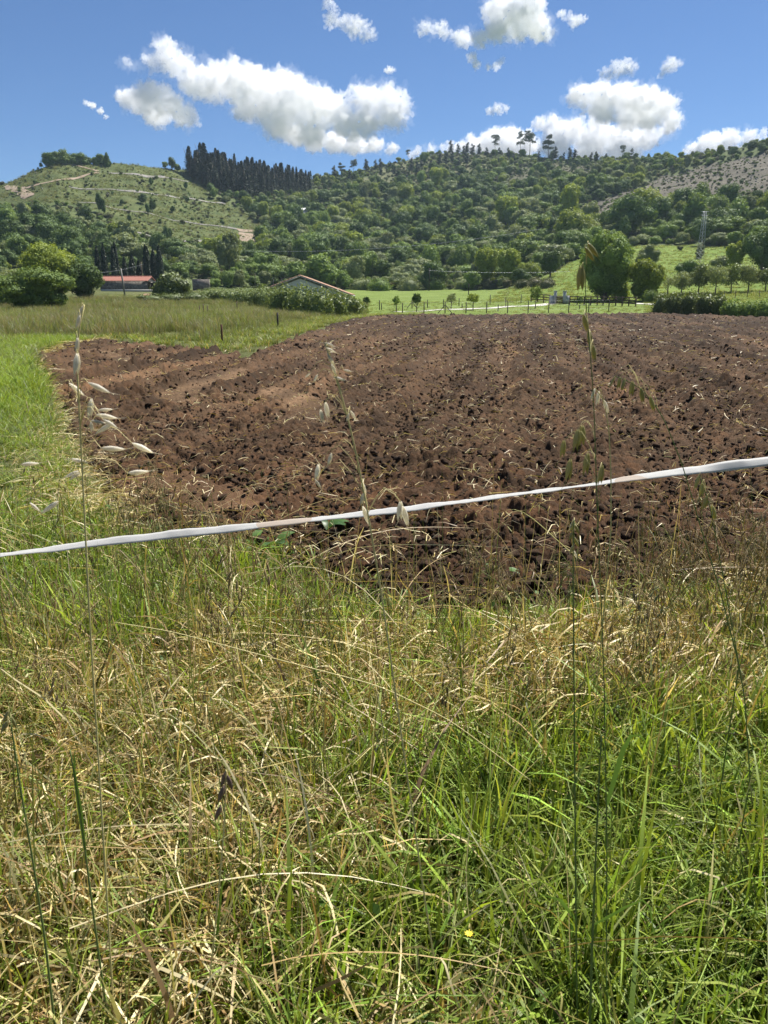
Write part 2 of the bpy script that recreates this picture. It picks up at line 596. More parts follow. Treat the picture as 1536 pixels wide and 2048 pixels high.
# ------------------------------------------------------------------ ploughed field
SMOOTHS = [flat([(470, 742), (430, 762), (380, 785), (330, 805)]), flat([(545, 782), (600, 800), (625, 825), (600, 850)]),
           flat([(330, 965), (400, 992), (450, 1010)]), flat([(175, 700), (230, 712), (262, 730)])]
def field_height(x, y, r):
    a = R(10)
    q = x * math.cos(a) - y * math.sin(a) + 0.25 * fbm(x / 4, y / 4, 90, 2)
    p = x * math.sin(a) + y * math.cos(a)
    fur = 1.25 - 2.5 * np.abs(np.sin(q * PI / 0.86 + .5 * perlin(p / 6, q / 3, 92))) ** .7
    strip = np.sin(q * 2 * PI / 3.1 + 0.6)
    k = smooth(7, 13, r)
    h = 0.034 * fur * (0.5 + 1.6 * k) + 0.05 * strip * k + 0.05 * fbm(x / 1.3, y / 1.3, 61, 3)
    wx, wy = x + 0.05 * perlin(x * 9, y * 9, 4), y + 0.05 * perlin(x * 9, y * 9, 14)
    rough = np.clip(0.6 + 1.0 * perlin(x / 1.3, y / 1.3, 33), 0.2, 1.4)
    far = 1 + 0.9 * smooth(9, 30, r)
    crease = lambda s_, sd_: np.abs(perlin(wx / s_, wy / s_, sd_)) * 2 - 1
    h = h + 0.058 * rough * crease(0.42, 71) + 0.04 * rough * crease(0.19, 72) + 0.03 * far * crease(0.09, 73)
    h = h + 0.035 * rough * lumps(wx / 0.16, wy / 0.16, 76) + 0.012 * perlin(x * 24, y * 24, 74) + 0.006 * perlin(x * 50, y * 50, 75) + .06
    return h
fa = np.linspace(R(-29.5), R(40), 560)
fr = np.r_[np.geomspace(3.05, 16, 430)[:-1], np.geomspace(16, 112, 300)]
A, RR = np.meshgrid(fa, fr)
jit = rng_(5)
fx = RR * np.sin(A) + jit.normal(0, 1, A.shape) * RR * 0.0004
fy = RR * np.cos(A) + jit.normal(0, 1, A.shape) * RR * 0.0014
sd = field_sd(fx, fy)
sdw = sd + 0.16 * fbm(fx * 1.6, fy * 1.6, 81, 3)
m = smooth(-0.1, 0.22, sdw)
h = field_height(fx, fy, RR)
flatm = np.zeros_like(fx)
tread = np.zeros_like(fx)
for i, line in enumerate(SMOOTHS):
    d = seg_dist(line, fx, fy) + 0.12 * fbm(fx * 2, fy * 2, 83 + i, 2)
    k = 1 - smooth(0.24, 0.42, d)
    flatm = np.maximum(flatm, k)
    dirx = np.array(line[-1]) - np.array(line[0])
    dirx /= np.linalg.norm(dirx)
    tread = np.maximum(tread, k * (np.sin((fx * dirx[0] + fy * dirx[1]) * 2 * PI / 0.13 + 2.5 * np.abs(d) / 0.2) * 0.5 + 0.5))
h = h * (1 - 0.88 * flatm) + flatm * (-0.02 + 0.03 * tread)
base = H(fx, fy)
fz = base + m * (h + 0.02) - 0.16 * (1 - m)
c1, c2, c3 = np.array((0.056, 0.035, 0.022)), np.array((0.10, 0.063, 0.038)), np.array((0.15, 0.078, 0.042))
n1 = np.clip(fbm(fx / 1.7, fy / 1.7, 91, 4) * 0.55 + 0.5, 0, 1)[..., None]
n2 = np.clip(fbm(fx / 0.16, fy / 0.16, 95, 3) * 0.8 + 0.3, 0, 1)[..., None]
fc = c1 * (1 - n1) + c2 * n1
fc = fc * (1 - 0.6 * n2) + c3 * 0.6 * n2
fc = fc * (1 - 0.8 * flatm[..., None]) + np.array((0.15, 0.096, 0.06)) * 0.8 * flatm[..., None]
dry = smooth(14, 45, RR)[..., None]
fc = fc * (1 - 0.5 * dry) + np.array((0.075, 0.048, 0.032)) * 0.5 * dry
q_ = fx * math.cos(R(10)) - fy * math.sin(R(10)) + 0.3 * fbm(fx / 4, fy / 4, 90, 2)
stripe_tone = 1.1 * perlin(q_ / 0.8, fy / 18, 97) + 0.9 * perlin(q_ / 0.36, fy / 10, 98)          # random darker and lighter stripes along the plough direction
fc = fc * np.exp(0.62 * stripe_tone * (0.35 + 0.65 * smooth(6, 16, RR)))[..., None]
ruddy_light = np.clip((1 - smooth(4.2, 9, RR)) + .4 * fbm(fx / 2.5, fy / 2.5, 99, 2), 0, 1)[..., None]     # reddish light on the near soil, put into its colour
fc = fc * np.array((.70, .69, .625)) * (1 + ruddy_light * np.array((.2, .07, .0))) * (1 - .24 * smooth(12, 45, RR)[..., None])
na, nr = len(fa), len(fr)
idx = np.arange(nr * na).reshape(nr, na)
Q = np.stack([idx[:-1, :-1], idx[:-1, 1:], idx[1:, 1:], idx[1:, :-1]], -1).reshape(-1, 4)[:, ::-1]
keep = (sd.ravel() > -0.7)[Q].any(1)
Q = Q[keep]
used = np.zeros(nr * na, bool)
used[Q.ravel()] = True
rem = np.cumsum(used) - 1
V = np.stack([fx, fy, fz], -1).reshape(-1, 3)[used]
me = mesh('ploughed_field', V, rem[Q], M_SOIL, {'col': fc.reshape(-1, 3)[used]}, False)
tag(link('ploughed_field', me), 'freshly ploughed dark brown field of broken clods', kind='structure')

def soil_z(x, y):
    r = np.hypot(x, y)
    return H(x, y) + smooth(-0.1, 0.22, field_sd(x, y)) * (field_height(x, y, r) * 0.8 + 0.02)

# ------------------------------------------------------------------ scattering (for stuff only)
def scatter(name, P, sources, idx, rotz, scl, tilt=None, label=None):
    """ONE stuff object: source meshes repeated over points by geometry nodes"""
    src = bpy.data.collections.new(name + '_source')
    for i, me in enumerate(sources):
        src.objects.link(bpy.data.objects.new('%s_source_%02d' % (name, i), me))
    n = len(P)
    me = bpy.data.meshes.new(name)
    me.vertices.add(n)
    me.vertices.foreach_set('co', np.asarray(P, np.float32).ravel())
    rot = np.zeros((n, 3), np.float32)
    if tilt is not None: rot[:, :2] = tilt
    rot[:, 2] = rotz
    me.attributes.new('rot', 'FLOAT_VECTOR', 'POINT').data.foreach_set('vector', rot.ravel())
    scl = np.asarray(scl, np.float32)
    if scl.ndim == 1: scl = np.repeat(scl[:, None], 3, 1)
    me.attributes.new('scl', 'FLOAT_VECTOR', 'POINT').data.foreach_set('vector', np.ascontiguousarray(scl).ravel())
    me.attributes.new('pick', 'INT', 'POINT').data.foreach_set('value', np.asarray(idx, np.int32))
    ng = bpy.data.node_groups.new(name, 'GeometryNodeTree')
    ng.interface.new_socket('Geometry', in_out='INPUT', socket_type='NodeSocketGeometry')
    ng.interface.new_socket('Geometry', in_out='OUTPUT', socket_type='NodeSocketGeometry')
    L = ng.links
    gi, go = ng.nodes.new('NodeGroupInput'), ng.nodes.new('NodeGroupOutput')
    ci = ng.nodes.new('GeometryNodeCollectionInfo')
    ci.inputs['Collection'].default_value = src
    ci.inputs['Separate Children'].default_value = True
    ci.inputs['Reset Children'].default_value = True
    ip = ng.nodes.new('GeometryNodeInstanceOnPoints')
    ip.inputs['Pick Instance'].default_value = True
    def att(nm, ty):
        a = ng.nodes.new('GeometryNodeInputNamedAttribute')
        a.data_type = ty
        a.inputs['Name'].default_value = nm
        return a.outputs['Attribute']
    er = ng.nodes.new('FunctionNodeEulerToRotation')
    L.new(att('rot', 'FLOAT_VECTOR'), er.inputs[0])
    L.new(gi.outputs[0], ip.inputs['Points'])
    L.new(ci.outputs[0], ip.inputs['Instance'])
    L.new(att('pick', 'INT'), ip.inputs['Instance Index'])
    L.new(er.outputs[0], ip.inputs['Rotation'])
    L.new(att('scl', 'FLOAT_VECTOR'), ip.inputs['Scale'])
    L.new(ip.outputs[0], go.inputs[0])
    o = link(name, me)
    md = o.modifiers.new('scatter', 'NODES')
    md.node_group = ng
    return tag(o, label, kind='stuff')

# ------------------------------------------------------------------ leaves, crowns and trunks
def cards(P, Nn, size, rng, aspect=0.55, along=None):
    """rhombic leaf cards"""
    n = len(P)
    a = rng.normal(size=(n, 3)) if along is None else along
    t = a - (a * Nn).sum(1)[:, None] * Nn
    t /= np.linalg.norm(t, axis=1)[:, None] + 1e-9
    b = np.cross(Nn, t)
    s = np.asarray(size).reshape(-1, 1) * np.ones((n, 1))
    V = np.stack([P - t * s * .5, P + b * s * aspect * .5 + Nn * s * .06, P + t * s * .5, P - b * s * aspect * .5 + Nn * s * .06], 1).reshape(-1, 3)
    F = np.arange(4 * n).reshape(n, 4)
    return V, F

def sphere_dirs(n, rng):
    d = rng.normal(size=(n, 3))
    return d / np.linalg.norm(d, axis=1)[:, None]

def _ico():
    import bmesh
    bm = bmesh.new()
    bmesh.ops.create_icosphere(bm, subdivisions=2, radius=1.0)
    bm.verts.ensure_lookup_table()
    V = np.array([v_.co for v_ in bm.verts])
    F = np.array([[v_.index for v_ in f.verts] for f in bm.faces])
    bm.free()
    return V, F
ICO = _ico()

def crown_mesh(name, lobes, n, leaf, rng, mat, shell=(0.72, 1.06), jit=0.65, aspect=0.6, under=0.35, core=0.74):
    L = np.array(lobes, float)
    w = (L[:, 3] * L[:, 5])
    k = rng.choice(len(L), n * 2, p=w / w.sum())
    d = sphere_dirs(n * 2, rng)
    rad = rng.uniform(*shell, n * 2)[:, None]
    # ragged: clusters push in and out
    ph = (np.sin(d[:, 0] * 7 + k) + np.sin(d[:, 1] * 8 + 2 * k) + np.sin(d[:, 2] * 9 + 3 * k))[:, None] * 0.06
    P = L[k, :3] + d * L[k, 3:6] * (rad + ph)
    ok = np.ones(n * 2, bool)
    for j in range(len(L)):
        q = (((P - L[j, :3]) / L[j, 3:6]) ** 2).sum(1)
        ok &= ~((q < 0.55) & (k != j))
    ok &= (d[:, 2] > -0.55) | (rng.random(n * 2) < under)
    P, d, k = P[ok][:n], d[ok][:n], k[ok][:n]
    Nn = d / L[k, 3:6] * L[k, 3:4] + rng.normal(size=P.shape) * jit
    Nn /= np.linalg.norm(Nn, axis=1)[:, None]
    lv = np.clip(rng.normal(0.5, 0.22, len(P)) + 0.12 * np.sin(k * 2.3), 0, 1)
    V, F = cards(P, Nn, leaf * rng.uniform(0.6, 1.35, len(P)), rng, aspect)
    lv = np.repeat(lv, 4)
    if not core:
        return mesh(name, V, F, mat, {'lv': lv})
    CV, CF = [], []
    o = len(V)
    for l in L:                                   # opaque blob added inside each lobe to stop light leaking through
        q = ICO[0] * (1 + rng.uniform(-.12, .12, (len(ICO[0]), 1)))
        CV.append(l[:3] + q * l[3:6] * core)
        CF.append(ICO[1] + o)
        o += len(q)
    V = np.concatenate([V] + CV)
    return mesh(name, V, [F, np.concatenate(CF)], mat, {'lv': np.r_[lv, np.full(len(V) - len(lv), .45)]})

def round_lobes(w, h, z0, n, rng, squash=1.0):
    """lobes filling a crown w wide from z0 to h"""
    L = []
    cz, rz, rx = (h + z0) / 2, (h - z0) / 2, w / 2
    L.append((0, 0, cz + rz * .08, rx * .7, rx * .7, rz * .8))
    for i in range(n):
        a = 2 * PI * (i + rng.random() * .7) / n * 2.4
        e = rng.uniform(-0.9 if z0 <= .07 * h else -0.55, 0.95)
        q = math.sqrt(max(0.05, 1 - e * e)) * (.6 if e < -.5 else .82 if e < -.2 else 1)
        s = rng.uniform(0.3, 0.48)
        L.append((math.cos(a) * q * rx * (1 - s * .8), math.sin(a) * q * rx * (1 - s * .8), cz + e * rz * (1 - s * .75), rx * s, rx * s, rz * s * rng.uniform(.8, 1.1) * squash))
    return L

def trunk_mesh(name, h, r0, rng, mat, limbs=4, spread=0.35, lean=0.05, base=0.35):
    mb = MB()
    ks = np.linspace(0, 1, 6)
    lx, ly = rng.normal(0, lean, 2) * h
    P = np.stack([lx * ks ** 1.5, ly * ks ** 1.5, ks * h - 0.25], 1)
    mb.tube(P, r0 * (1.15 - 0.9 * ks) + 0.004, 7)
    for i in range(limbs):
        k = base + (0.9 - base) * (i + rng.random()) / max(1, limbs)
        a = rng.uniform(0, 2 * PI)
        p0 = np.array([lx * k ** 1.5, ly * k ** 1.5, k * h - 0.25])
        ln = h * spread * rng.uniform(.7, 1.2)
        t = np.linspace(0, 1, 4)[:, None]
        P = p0 + t * np.array([math.cos(a), math.sin(a), 0]) * ln * .8 + (t ** 1.4) * np.array([0, 0, ln * .8])
        mb.tube(P, r0 * (1 - k) * 0.75 * (1.05 - 0.85 * t[:, 0]) + 0.003, 5)
    return mb.me(name, mat, True)

def copy_tree(name, crown, trunk, loc, scale, rz, label, cat, group=None):
    o = thing(name, label, cat, loc, group, rz, scale)
    link('trunk', trunk, o)
    link('crown', crown, o)
    return o

def one_tree(name, label, cat, u, vbase, vtop, wpx, mat, seed, leaf=0.24, n=5000, lobes=11, z0=0.2, r0=None, bark=None, group=None,
             limbs=5, under=0.75, jit=0.5, rmin=6, depth=None, shell=(0.72, 1.06), squash=1.0):
    """a tree whose foot, top and width are read from the photograph"""
    g = rng_(seed)
    p = ground_px(u, vbase, rmin)
    s = mpp(p)
    h, w = (vbase - vtop) * s, wpx * s
    o = thing(name, label, cat, p, group)
    L = round_lobes(w, h, h * z0, lobes, g, squash)
    cr = crown_mesh('crown', L, n, leaf, g, mat, under=under, jit=jit, shell=shell, core=0.76 if shell[0] > .6 else 0)
    tr = trunk_mesh('trunk', h * .8, r0 or max(0.03, w * .035), g, bark or M_BARK, limbs, 0.4)
    link('trunk', tr, o)
    link('crown', cr, o)
    return o

# ------------------------------------------------------------------ woods on the hills
g = rng_(2024)
KINDS = [('dark', M_LEAF_DARK), ('mid', M_LEAF_MID), ('pale', M_LEAF_PALE), ('lime', M_LEAF_LIME)]
wood_crowns, wood_trunks = [], []
for ki, (kn, km) in enumerate(KINDS):
    for j in range(4):
        w, h = g.uniform(4.6, 9.0), g.uniform(5.0, 9.5)
        L = round_lobes(w, h, h * 0.06, int(g.integers(7, 17)), g)
        wood_crowns.append(crown_mesh('crown', L, 1700, 0.5, g, km, jit=0.42))
        wood_trunks.append(trunk_mesh('trunk', h * .75, 0.16, g, M_BARK, 4))
def pine_crown(g, h, w, n, mat, z0=0.12):
    t = g.random(n) ** 0.8
    z = h * (z0 + (1 - z0) * t)
    tier = 0.75 + 0.25 * np.sin(z * 2 * PI / 0.95 + g.random() * 6)
    rad = w / 2 * (1 - t) ** 0.75 * tier * np.sqrt(g.uniform(.15, 1.0, n)) + 0.08
    a = g.uniform(0, 2 * PI, n)
    d = np.stack([np.cos(a), np.sin(a), np.full(n, -0.12) + g.normal(0, .15, n)], 1)
    P = np.stack([np.cos(a) * rad, np.sin(a) * rad, z - rad * 0.12], 1)
    Nn = np.stack([np.cos(a) * .35, np.sin(a) * .35, np.ones(n)], 1) + g.normal(size=(n, 3)) * .55
    Nn /= np.linalg.norm(Nn, axis=1)[:, None]
    V, F = cards(P, Nn, g.uniform(.5, 1.0, n) * h * 0.07, g, 0.4, d)
    return mesh('crown', V, F, mat, {'lv': np.repeat(g.random(n), 4)})
pine_crowns = [pine_crown(g, h, w, 1100, M_NEEDLE) for h, w in ((15, 4.6), (17, 5.0), (14, 4.2), (18, 5.4))]
ridge_crowns = []
for j in range(4):
    hh_ = 10.0
    L = [(g.normal(0, .5), g.normal(0, .5), hh_ * k_, 1.9 * (1.25 - k_) + .35, 1.9 * (1.25 - k_) + .35, hh_ * .13) for k_ in np.linspace(.28, .97, 7)]
    ridge_crowns.append(crown_mesh('crown', L, 900, .5, g, M_NEEDLE, shell=(.4, 1.15), jit=.8, core=.55))
ridge_trunks = [trunk_mesh('trunk', 9.6, .16, g, M_BARK, 5, .2) for j in range(4)]
pine_trunks = [trunk_mesh('trunk', h * .97, 0.17, g, M_BARK, 0) for h in (15, 17, 14, 18)]

n = 60000
ca = g.uniform(R(-36), R(36), n)
cr_ = np.sqrt(g.uniform(165 ** 2, 680 ** 2, n))
x, y = cr_ * np.sin(ca), cr_ * np.cos(ca)
z = H(x, y)
Zs, u, v = zones(x, y, z)
fi = np.clip(((ca + PI) / (2 * PI) * 2880).astype(int), 0, 2880)
ridge = _RK[-1][fi]
foot = _RK[2][fi] + np.where(u < 700, -6, 0)
ok = (cr_ < ridge + 12) & (cr_ > foot)
ok &= ~(Zs['clear'] | Zs['stone'] | Zs['mead'] | Zs['pine'])
ok &= ~((Zs['heath']) & (g.random(n) > 0.08)) & ~((Zs['top']) & (g.random(n) > 0.12))
ok &= ~((v > 548) & (u > 170) & (u < 425) & (cr_ < 210))
for zn, dv, pr_ in ((Z_CLEAR, 46, .8), (Z_CLEAR, 30, .93), (Z_CLEAR, 16, .97), (Z_STONE, 24, .7), (Z_STONE, 12, .9)):      # low growth below the open slopes
    ok &= ~(inside(zn, u, v - dv) & (g.random(n) < pr_))
# ragged canopy: small glades
ok &= (fbm(x / 20, y / 20, 12, 2) > -0.3) | (g.random(n) < 0.2)
x, y, z, u, v, cr_ = [a[ok] for a in (x, y, z, u, v, cr_)]
# keep trees apart
cell = {}
sel = []
for i in range(len(x)):
    d = 3.9 if cr_[i] < 330 else 4.7
    kx, ky = int(x[i] // 6), int(y[i] // 6)
    bad = False
    for ox in (-1, 0, 1):
        for oy in (-1, 0, 1):
            for j in cell.get((kx + ox, ky + oy), ()):
                if (x[i] - x[j]) ** 2 + (y[i] - y[j]) ** 2 < d * d:
                    bad = True
    if not bad:
        cell.setdefault((kx, ky), []).append(i)
        sel.append(i)
sel = np.array(sel)
x, y, z, u, v, cr_ = [a[sel] for a in (x, y, z, u, v, cr_)]
nt_ = len(x)
patch = fbm(x / 38, y / 38, 21, 2) + g.normal(0, .4, nt_)
kind = np.where(patch < -0.3, 0, np.where(patch < 0.2, 1, np.where(patch < 0.6, 2, 3)))
kind = np.where((u < 420) & (g.random(nt_) < .6), np.where(g.random(nt_) < .5, 0, 2), kind)
scl = np.clip(g.lognormal(math.log(.78), .34, nt_), 0.35, 1.6)
ft_ = _RK[2][np.clip(((np.arctan2(x, y) + PI) / (2 * PI) * 2880).astype(int), 0, 2880)]
lowband = 1 - smooth(15, 75, cr_ - ft_)                       # shrubbier growth at the foot of the slope
scl *= 1 - .38 * lowband * (g.random(nt_) < .8)
kind = np.where((g.random(nt_) < .5 * lowband) & (u > 430), g.integers(1, 3, nt_), kind)
var = None
scl = np.where((u < 560) & (v < 480), np.minimum(scl, .9), scl)
ridge_t = cr_ / _RK[-1][np.clip(((np.arctan2(x, y) + PI) / (2 * PI) * 2880).astype(int), 0, 2880)]
scl *= 1 - 0.42 * smooth(0.72, 1.0, ridge_t)
var = kind * 4 + g.integers(0, 4, nt_)
rz = g.uniform(0, 2 * PI, nt_)
sx = np.stack([scl * g.uniform(.85, 1.2, nt_), scl * g.uniform(.85, 1.2, nt_), scl * g.uniform(.75, 1.15, nt_)], 1)
big = scl / cr_ * ((u > -20) & (u < 1556))
order = np.argsort(-big)
first, rest = order[:290], order[290:]
TINT = ['dark green', 'mid green', 'pale grey green', 'yellow green']
def region(u, v, k):
    t = TINT[k] + ' '
    if u < 430: return t + 'broadleaf tree in the wood below the cleared green hill', t + 'trees in the wood below the cleared hill'
    if u < 760: return t + 'broadleaf tree on the wooded slope below the dark conifers', t + 'trees on the slope below the conifers'
    if u < 1010: return t + 'broadleaf tree on the wooded slope above the far lawn', t + 'trees on the slope above the lawn'
    return t + 'broadleaf tree on the wooded slope above the sloping pasture', t + 'trees on the slope above the pasture'
for i in first:
    lab, grp = region(u[i], v[i], int(kind[i]))
    copy_tree('broadleaf_tree', wood_crowns[var[i]], wood_trunks[var[i]], (x[i], y[i], z[i] - .15), tuple(sx[i]), rz[i], lab, 'tree', grp)
scatter('hillside_woodland', np.stack([x, y, z - .15], 1)[rest], wood_crowns, var[rest], rz[rest], sx[rest], label='dense far woodland covering the hillsides')

# undergrowth and scrub between and around the trees
scrub = []
for j in range(5):
    L = round_lobes(2.6, 1.7, -0.15, 6, g)
    scrub.append(crown_mesh('scrub', L, 420, 0.3, g, [M_LEAF_SCRUB, M_LEAF_MID, M_LEAF_SCRUB, M_LEAF_PALE, M_LEAF_DARK][j]))
n = 44000
ca = g.uniform(R(-36), R(36), n)
cr_ = np.sqrt(g.uniform(170 ** 2, 680 ** 2, n))
x, y = cr_ * np.sin(ca), cr_ * np.cos(ca)
z = H(x, y)
Zs, u, v = zones(x, y, z)
fi = np.clip(((ca + PI) / (2 * PI) * 2880).astype(int), 0, 2880)
dens = np.full(n, 0.6)
dens[Zs['clear']] = 0.45
dens[Zs['clear'] & (fbm(x / 25, y / 25, 55, 2) > 0.1)] = 0.95
dens[Zs['stone']] = 0.85
dens[Zs['heath']] = 0.95
dens[Zs['top']] = 0.5
dens[Zs['mead']] = 0.02
ok = (cr_ < _RK[-1][fi] + 8) & (cr_ > _RK[2][fi]) & (g.random(n) < dens)
ok &= ~((v > 548) & (u > 170) & (u < 425) & (cr_ < 210))
small = np.where(Zs['clear'] | Zs['stone'], np.where(g.random(n) < .2, .7, .36), np.where(Zs['heath'], .5, 1.0))
x, y, z, small = [a[ok] for a in (x, y, z, small)]
k = len(x)
s = g.uniform(.5, 1.2, k) * small
scatter('hillside_scrub', np.stack([x, y, z], 1), scrub, g.integers(0, 5, k), g.uniform(0, 6.3, k), np.stack([s, s, s * g.uniform(.6, 1.2, k)], 1),
        label='low scrub and undergrowth scattered over the hillsides')

# the conifer plantation on the shoulder of the hill
pts = []
for i in range(4000):
    uu, vv = g.uniform(368, 630), g.uniform(330, 402)
    if not inside(Z_PINE, np.array([uu]), np.array([vv]))[0]: continue
    p = ground_px(uu, vv, 200)
    if all((p[0] - q[0]) ** 2 + (p[1] - q[1]) ** 2 > 7.5 for q in pts):
        pts.append(p)
    if len(pts) >= 280: break
for p in pts:
    j = int(g.integers(0, 4))
    s = .9 * np.clip(g.normal(.8, .15, 1)[0], .45, 1.08) * np.interp(project(p[0], p[1], p[2])[0], [380, 500, 620], [1.0, .82, .62])
    copy_tree('plantation_conifer', pine_crowns[j], pine_trunks[j], p, (s * g.uniform(1.3, 2.1), s * g.uniform(1.3, 2.1), s), g.uniform(0, 6.3),
              'tall dark conifer in the plantation on the hill shoulder', 'conifer', 'conifers of the dark plantation')

# pines and eucalyptus standing up along the skyline
def euca(g, h, w):
    L = []
    for i in range(int(g.integers(13, 18))):
        a, zz = g.uniform(0, 6.3), g.uniform(.5, .98)
        q = w / 2 * g.uniform(.3, .8) * (1.25 - zz * .6)
        L.append((math.cos(a) * q, math.sin(a) * q, h * zz, w * g.uniform(.15, .25), w * g.uniform(.15, .25), h * g.uniform(.045, .075)))
    cr = crown_mesh('crown', L, 1700, 0.75, g, M_EUCA, shell=(.3, 1.1), jit=1.0, core=0)
    return cr, trunk_mesh('trunk', h * .95, 0.24, g, M_BARK_PALE, 7, 0.22, 0.02, 0.4)
eu = [euca(g, h, w) for h, w in ((20, 11), (22, 8.5), (17, 10), (14, 9))]
skyline_euca = [(990, 309, 268, 'spreading'), (1040, 310, 262, 'slender'), (1059, 312, 260, 'tall'), (1096, 316, 270, 'thin'), (1244, 318, 289, 'twin topped'), (1262, 318, 296, 'low'),
                (707, 350, 318, 'dense'), (684, 352, 325, 'open'), (816, 316, 296, 'small')]
for i, (uu, vb, vt, ad) in enumerate(skyline_euca):
    p = ground_px(uu, vb + 3, 200)
    cr, tr = eu[i % 4]
    hh = (20, 22, 17, 14)[i % 4]
    s = (vb - vt + 2) * .92 * mpp(p) / hh
    nth = ['on the ridge left of the paired tall ones', 'left of the tallest pair on the ridge', 'right of the tallest pair on the ridge', 'alone right of the tallest pair', 'on the ridge above the pale scree slope',
           'beside the twin topped one above the scree', 'at the saddle beside the dark plantation', 'at the left of the saddle near the plantation', 'on the left flank of the central summit'][i]
    copy_tree('eucalyptus_tree', cr, tr, p, (s, s, s), g.uniform(0, 6.3), ad + ' eucalyptus ' + nth, 'tree', 'eucalyptus along the skyline')
rows = [(640, 365), (660, 362), (672, 360), (735, 345), (750, 342), (765, 340), (780, 335), (900, 308), (915, 307), (925, 309), (935, 308), (948, 311), (960, 311), (972, 313), (1005, 315), (1020, 315), (1080, 319), (1110, 321),
        (1125, 323), (1140, 324), (1152, 325), (1168, 325), (1180, 325), (1195, 325), (1210, 324), (1000, 318), (880, 330), (895, 332), (905, 328), (918, 335), (930, 330), (820, 345), (835, 350), (760, 352), (700, 360), (1030, 322), (845, 335), (860, 340), (790, 350)]
for i, (uu, vb) in enumerate(rows):
    p = ground_px(uu + g.uniform(-4, 4), vb + 2, 200)
    j = int(g.integers(0, 4))
    s = g.uniform(.45, .95)
    copy_tree('ridge_pine', ridge_crowns[j], ridge_trunks[j], p, (s * 1.2, s * 1.2, s), g.uniform(0, 6.3),
              'dark pine among the scattered pines along the central ridge', 'pine', 'pines along the central ridge')
tops = [(100, 320, 298, 18), (112, 319, 294, 22), (128, 318, 290, 26), (143, 318, 296, 22), (158, 319, 300, 20), (172, 320, 300, 18), (192, 321, 303, 14), (204, 323, 304, 14), (215, 330, 306, 12), (330, 336, 320, 14), (345, 338, 318, 14), (355, 342, 324, 16)]
for i, (uu, vb, vt, w) in enumerate(tops):
    p = ground_px(uu, vb + 2, 200)
    s = (vb - vt) * mpp(p) / 7.5
    wv = w * mpp(p) / 7.2
    j = int(g.integers(0, 8))
    if i < 9:
        copy_tree('hilltop_tree', wood_crowns[j], wood_trunks[j], p - np.array([0, 0, 2.6]), (wv * 1.7, wv * 1.7, s * 1.35), g.uniform(0, 6.3), 'wind shaped tree in the clump on the green hill summit', 'tree', 'trees on the green hill summit')
    else:
        copy_tree('hilltop_tree', wood_crowns[j], wood_trunks[j], p, (wv, wv, s * 1.1), g.uniform(0, 6.3), 'small tree on the skyline beside the dark plantation', 'tree', 'trees beside the plantation')
lone = [(200, 425, 395, 12), (208, 428, 400, 14), (262, 470, 432, 14), (256, 475, 445, 10), (305, 425, 397, 16), (296, 428, 408, 12), (340, 485, 458, 14), (332, 488, 462, 12), (372, 380, 368, 8), (303, 372, 360, 8), (286, 408, 392, 16), (244, 410, 398, 10), (410, 500, 485, 10), (470, 505, 480, 14),
        (215, 333, 312, 8), (375, 405, 397, 10), (225, 390, 383, 8), (320, 445, 438, 9), (345, 425, 415, 10), (70, 370, 362, 8), (82, 336, 326, 8)]
for i, (uu, vb, vt, w) in enumerate(lone):
    p = ground_px(uu, vb, 200)
    s = (vb - vt) * mpp(p) / 7.5
    wv = w * mpp(p) / 7.2
    j = int(g.integers(0, 4))
    copy_tree('lone_tree', wood_crowns[j], wood_trunks[j], p, (wv, wv, s * 1.15), g.uniform(0, 6.3), 'dark lone tree standing on the cleared green slope', 'tree', 'lone trees on the cleared slope')

# forest tracks and terraces on the cleared hill
M_TRACK = plain_mat('track_earth', (0.22, 0.165, 0.115), (0.32, 0.25, 0.185), 0.25, 0.95, 0.6, 1.5)
M_RUBBLE = plain_mat('pale_rubble', (0.15, 0.14, 0.125), (0.27, 0.255, 0.23), 0.5, 0.95, 0.6, 2)
def strip(name, px, w, mat, label, lift=0.12, step=2.0, kind='structure', rmin=150):
    P = [ground_px(a, b, rmin) for a, b in px]
    out = []
    for a, b in zip(P[:-1], P[1:]):
        m_ = max(2, int(np.hypot(*(b - a)[:2]) / step))
        for t in np.linspace(0, 1, m_, endpoint=False):
            out.append(a[:2] * (1 - t) + b[:2] * t)
    out.append(P[-1][:2])
    c_ = np.array(out)
    if len(c_) > 9:
        k_ = np.ones(7) / 7
        c_ = np.stack([np.convolve(np.pad(c_[:, j], 3, mode='edge'), k_, 'valid') for j in (0, 1)], 1)
    t = np.gradient(c_, axis=0)
    t /= np.linalg.norm(t, axis=1)[:, None] + 1e-9
    nn = np.stack([-t[:, 1], t[:, 0]], 1)
    ws = np.atleast_1d(np.asarray(w, float))
    wid = np.interp(np.linspace(0, 1, len(c_)), np.linspace(0, 1, len(ws)), ws)
    if rmin > 100: wid = wid * .85 * (1 + 0.75 * perlin(np.arange(len(c_)) * .31, np.full(len(c_), wid[0] * 9.7), 7))
    rows_ = []
    for e in (-1, -.5, 0, .5, 1):
        q = c_ + nn * (wid * e / 2)[:, None]
        rows_.append(np.c_[q, H(q[:, 0], q[:, 1]) + lift - (0.35 * lift if abs(e) == 1 else 0)])
    V = np.stack(rows_, 1).reshape(-1, 3)
    k = len(c_)
    ii = np.arange(k * 5).reshape(k, 5)
    Q = np.stack([ii[:-1, :-1], ii[:-1, 1:], ii[1:, 1:], ii[1:, :-1]], -1).reshape(-1, 4)
    o = link(name, mesh(name, V, Q, mat, None, True))
    return tag(o, label, kind=kind)
strip('dirt_track', [(8, 373), (30, 377), (44, 384), (60, 398)], (3.5, 6, 5), M_TRACK, 'pale earth track at the left of the cleared hill', .3)
